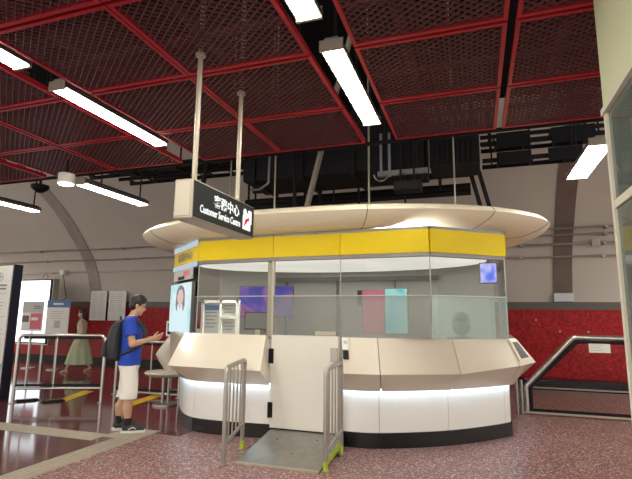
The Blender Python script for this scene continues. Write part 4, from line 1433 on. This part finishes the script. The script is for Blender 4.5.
for s in (1, -1):
    sh = Vector((-0.01, s * 0.185, 1.385)); el = Vector((0.03, s * 0.235, 1.11)); wr = Vector((0.25, s * 0.125, 1.17))
    chain(bm, [sh, el, el.lerp(wr, 0.3), wr], [0.055, 0.043, 0.042, 0.027])
    arms[s] = (sh, el, wr)
    d = Vector((0.9, -s * 0.35, 0.18))
    hand(bm, wr + d.normalized() * 0.012, d, (0.0, -s * 0.55, 0.85), (0.15, -s * 0.85 if False else s * 0.25, 0.8), 0.55)
body = remesh('body', bm, 0.0065, M['skin'], man, 3)
face_marks(P, body)
bm = B()
R_ = Matrix.Rotation(0.30, 4, 'Y')
ellipsoid(bm, P(-0.02, 0, 0.06), (0.106, 0.087, 0.094), 20, 14)
ellipsoid(bm, P(-0.055, 0, -0.005), (0.062, 0.080, 0.080), 18, 12)
ellipsoid(bm, P(0.045, 0, 0.088), (0.045, 0.066, 0.036), 14, 10)
for y in (-1, 1):
    ellipsoid(bm, P(0.012, y * 0.070, 0.045), (0.03, 0.014, 0.045), 10, 8)
remesh('hair', bm, 0.008, M['hair'], man, 2)
bm = B()
loft(bm, [ering(0, 0, 0.835, 0.142, 0.198), ering(0.005, 0, 0.95, 0.137, 0.190), ering(0.01, 0, 1.06, 0.132, 0.180), ering(0.01, 0, 1.22, 0.134, 0.186), ering(-0.005, 0, 1.36, 0.126, 0.192), ering(-0.015, 0, 1.43, 0.092, 0.145), ering(-0.008, 0, 1.468, 0.070, 0.08)])
for s in (1, -1):
    sh, el, wr = arms[s]
    q = sh.lerp(el, 0.62)
    chain(bm, [sh + Vector((0, -s * 0.03, 0.005)), sh, sh.lerp(el, 0.3)], [0.068, 0.070, 0.070])
    tube(bm, [sh.lerp(el, 0.1), q], [0.070, 0.078], 14)
remesh('t_shirt', bm, 0.009, M['blue'], man, 3)
bm = B()
loft(bm, [ering(0, 0, 0.72, 0.10, 0.17), ering(0, 0, 0.82, 0.135, 0.192), ering(0, 0, 0.90, 0.132, 0.186)])
for s, dx in ((1, -0.07), (-1, 0.05)):
    loft(bm, [ering(0.0, s * 0.088, 0.86, 0.112, 0.102), ering(dx * 0.2 + 0.01, s * 0.094, 0.66, 0.112, 0.094), ering(dx * 0.4 + 0.01, s * 0.097, 0.50, 0.104, 0.088), ering(dx * 0.55 - 0.005, s * 0.098, 0.42, 0.108, 0.088)])
remesh('shorts', bm, 0.009, M['shorts'], man, 3)
for s, dx in ((1, -0.07), (-1, 0.05)):
    bm = B(); tube(bm, [(dx - 0.015, s * 0.095, 0.07), (dx - 0.014, s * 0.095, 0.13), (dx - 0.012, s * 0.095, 0.185)], [0.044, 0.043, 0.046], 16); obj('sock', bm, M['sock'], man, smooth=60)
    bm = B()
    chain(bm, [(dx - 0.035, s * 0.095, 0.068), (dx + 0.045, s * 0.10, 0.062), (dx + 0.165, s * 0.11, 0.046)], [0.048, 0.052, 0.036])
    sh_ = remesh('shoe', bm, 0.007, M['shoe'], man, 2)
    bm = B()
    pts = [(dx - 0.088, 0.030), (dx - 0.06, 0.046), (dx + 0.04, 0.044), (dx + 0.13, 0.052), (dx + 0.195, 0.035), (dx + 0.21, 0)]
    outl = [(x, s * 0.10 + w) for x, w in pts] + [(x, s * 0.10 - w) for x, w in pts[::-1][1:]] + [(dx - 0.095, s * 0.10)]
    prism(bm, outl, 0.0, 0.034); obj('sole', bm, M['sole'], sh_)
    bm = B(); tube(bm, [(dx + 0.0, s * (0.10 + 0.052), 0.05), (dx + 0.05, s * 0.155, 0.075), (dx + 0.09, s * 0.150, 0.055)], 0.007, 6); obj('side_stripe', bm, M['sole'], sh_)

# --- the backpack he carries
pk = thing('backpack', 'black backpack worn on the back of the man in blue', 'backpack', (-4.33, 5.285, -0.04), radians(36))
bm = B()
loft(bm, [ering(-0.215, 0, 0.93, 0.06, 0.10), ering(-0.235, 0, 0.96, 0.10, 0.145), ering(-0.245, 0, 1.08, 0.115, 0.155), ering(-0.235, 0, 1.24, 0.10, 0.15), ering(-0.215, 0, 1.36, 0.085, 0.13), ering(-0.19, 0, 1.43, 0.055, 0.10), ering(-0.18, 0, 1.455, 0.03, 0.06)])
remesh('main_bag', bm, 0.009, M['bag'], pk, 2)
bm = B(); loft(bm, [ering(-0.325, 0, 0.98, 0.03, 0.10), ering(-0.345, 0, 1.02, 0.045, 0.12), ering(-0.345, 0, 1.14, 0.04, 0.115), ering(-0.325, 0, 1.20, 0.02, 0.09)]); remesh('front_pocket', bm, 0.008, M['bag'], pk, 2)
for s in (1, -1):
    bm = B(); pts = [(-0.155, s * 0.09, 1.43), (-0.08, s * 0.115, 1.475), (0.0, s * 0.125, 1.47), (0.085, s * 0.13, 1.40), (0.142, s * 0.135, 1.28), (0.115, s * 0.165, 1.15), (0.0, s * 0.205, 1.08), (-0.14, s * 0.15, 1.02)]
    tube(bm, pts, 0.019, 8); obj('shoulder_strap', bm, M['bag'], pk, smooth=60)
bm = B(); tube(bm, rounded([(-0.18, -0.04, 1.45), (-0.19, -0.04, 1.50), (-0.19, 0.04, 1.50), (-0.18, 0.04, 1.45)], 0.02), 0.009, 6); obj('top_handle', bm, M['bag'], pk)

# --- walking woman
wo = thing('person', 'woman in a long sage green dress walking left past the light box', 'person', (-9.78, 9.9, 0), radians(213))
bm = B()
for s, kx, fx_, fz in ((1, 0.12, 0.27, 0.0), (-1, 0.0, -0.24, 0.03)):
    chain(bm, [(0, s * 0.075, 0.85), (kx, s * 0.08, 0.46), (fx_, s * 0.08, 0.09 + fz)], [0.085, 0.052, 0.033])
    chain(bm, [(fx_ - 0.02, s * 0.08, 0.05 + fz), (fx_ + 0.12, s * 0.088, 0.028)], [0.033, 0.022])
loft(bm, [ering(0, 0, 0.76, 0.09, 0.13), ering(0, 0, 0.88, 0.11, 0.155), ering(0, 0, 1.0, 0.085, 0.12), ering(0.005, 0, 1.16, 0.105, 0.135), ering(-0.005, 0, 1.28, 0.085, 0.145), ering(-0.01, 0, 1.335, 0.055, 0.10)])
chain(bm, [(-0.01, 0, 1.32), (0.01, 0, 1.42)], [0.046, 0.044])
P = head(bm, (0.025, 0, 1.49), nod=0.05, s=0.95)
for s, el, wr in ((1, (-0.06, 0.19, 1.03), (-0.02, 0.20, 0.80)), (-1, (0.03, -0.20, 1.03), (0.13, -0.2, 0.82))):
    sh = Vector((-0.01, s * 0.15, 1.29))
    chain(bm, [sh, el, wr], [0.045, 0.034, 0.023])
    d = (Vector(wr) - Vector(el)).normalized()
    hand(bm, Vector(wr) + d * 0.01, d, (0, -s, 0.0), (1, 0, 0), 0.3)
body = remesh('body', bm, 0.0065, M['skinl'], wo, 3)
face_marks(P, body, 0.95)
bm = B()
ellipsoid(bm, P(-0.025, 0, 0.045), (0.105, 0.086, 0.093), 20, 14)
chain(bm, [P(-0.07, 0, 0.02), P(-0.085, 0, -0.10), P(-0.085, 0, -0.20)], [0.07, 0.072, 0.045])
for y in (-1, 1):
    chain(bm, [P(-0.03, y * 0.065, 0.03), P(-0.045, y * 0.075, -0.10), P(-0.05, y * 0.06, -0.18)], [0.032, 0.035, 0.02])
remesh('hair', bm, 0.009, M['hairb'], wo, 3)
bm = B()
def fold(z, rx, ry, amp, cx=0.0, n=40):
    return [(cx + (rx + amp * sin(a * 2 * pi * 9 / n + z * 3)) * cos(2 * pi * a / n), (ry + amp * sin(a * 2 * pi * 9 / n + z * 3)) * sin(2 * pi * a / n), z) for a in range(n)]
loft(bm, [fold(0.20, 0.325, 0.26, 0.022), fold(0.40, 0.28, 0.24, 0.02), fold(0.62, 0.225, 0.21, 0.014), fold(0.85, 0.150, 0.185, 0.006), fold(1.0, 0.105, 0.140, 0.002), fold(1.16, 0.122, 0.152, 0.0), fold(1.25, 0.108, 0.150, 0.0), fold(1.27, 0.10, 0.135, 0)])
obj('dress', bm, M['dress'], wo, smooth=60)
for s in (1, -1):
    bm = B(); tube(bm, [(0.09, s * 0.075, 1.25), (0.06, s * 0.085, 1.33), (0.0, s * 0.09, 1.352), (-0.07, s * 0.08, 1.31), (-0.09, s * 0.075, 1.25)], 0.012, 6); obj('dress_strap', bm, M['dress'], wo)
for s, fx_, fz in ((1, 0.27, 0.0), (-1, -0.24, 0.03)):
    bm = B(); prism(bm, [(fx_ - 0.06, s * 0.08 - 0.03), (fx_ + 0.08, s * 0.085 - 0.042), (fx_ + 0.15, s * 0.09), (fx_ + 0.08, s * 0.085 + 0.042), (fx_ - 0.06, s * 0.08 + 0.03)], 0.0, 0.022)
    tube(bm, [(fx_ + 0.07, s * 0.085 - 0.04, 0.015), (fx_ + 0.06, s * 0.085, 0.062), (fx_ + 0.07, s * 0.085 + 0.04, 0.015)], 0.009, 6)
    obj('sandal', bm, M['sandal'], wo)

# --- attendant seated in the booth, seen through the milky glass
st = thing('person', 'seated attendant with dark hair seen from behind through the milky right pane of the booth', 'person', (-0.20, 6.78, 0.14), radians(100))
bm = B()
loft(bm, [ering(0, 0, 0.48, 0.13, 0.17), ering(0, 0, 0.65, 0.11, 0.15), ering(0.01, 0, 0.85, 0.12, 0.165), ering(0, 0, 1.0, 0.11, 0.175), ering(-0.01, 0, 1.07, 0.07, 0.12), ering(0, 0, 1.12, 0.05, 0.06)])
chain(bm, [(0, 0, 1.08), (0.02, 0, 1.18)], [0.056, 0.052])
P = head(bm, (0.04, 0, 1.27), nod=0.2, s=1.08)
for s in (1, -1):
    chain(bm, [(0.0, s * 0.09, 0.50), (0.40, s * 0.10, 0.48), (0.40, s * 0.10, 0.09)], [0.085, 0.06, 0.04])
    chain(bm, [(0.40, s * 0.10, 0.045), (0.52, s * 0.10, 0.035)], [0.038, 0.026])
    sh, el, wr = Vector((0, s * 0.18, 1.02)), Vector((0.05, s * 0.23, 0.76)), Vector((0.27, s * 0.13, 0.72))
    chain(bm, [sh, el, wr], [0.054, 0.042, 0.027])
    hand(bm, wr, (1, -s * 0.3, 0), (0, 0, -1), (0, -s, 0), 0.5)
body = remesh('body', bm, 0.0075, M['skin'], st, 3)
face_marks(P, body, 1.08)
bm = B()
ellipsoid(bm, P(-0.03, 0, 0.05), (0.125, 0.118, 0.108), 20, 14)
ellipsoid(bm, P(-0.055, 0, -0.05), (0.085, 0.122, 0.12), 18, 12)
remesh('hair', bm, 0.009, M['hair'], st, 2)
bm = B()
loft(bm, [ering(0, 0, 0.52, 0.15, 0.19), ering(0, 0, 0.65, 0.132, 0.172), ering(0.01, 0, 0.85, 0.14, 0.185), ering(0, 0, 1.0, 0.128, 0.19), ering(-0.01, 0, 1.075, 0.088, 0.135), ering(0, 0, 1.11, 0.068, 0.075)])
for s in (1, -1):
    chain(bm, [(0, s * 0.16, 1.02), (0.02, s * 0.20, 0.90), (0.045, s * 0.225, 0.79)], [0.068, 0.064, 0.056])
remesh('jacket', bm, 0.010, M['uniform'], st, 3)
bm = B()
for s in (1, -1):
    chain(bm, [(0.0, s * 0.09, 0.50), (0.40, s * 0.10, 0.48), (0.40, s * 0.10, 0.10)], [0.098, 0.074, 0.056])
remesh('trousers', bm, 0.010, M['uniform'], st, 3)
t = thing('swivel_chair', 'dark swivel chair under the seated booth attendant', 'chair', (-0.20, 6.78, 0.14), radians(100))
bm = B(); box(bm, -0.2, 0.22, -0.21, 0.21, 0.34, 0.40, 0.02); obj('seat', bm, M['innerd'], t)
bm = B(); cyl(bm, 0, 0, 0.05, 0.35, 0.03, 12); obj('post', bm, M['steeld'], t)
bm = B()
for k in range(5):
    beam(bm, (0, 0, 0.05), (0.25 * cos(2 * pi * k / 5), 0.25 * sin(2 * pi * k / 5), 0.02), 0.05, 0.035)
obj('star_base', bm, M['steeld'], t)
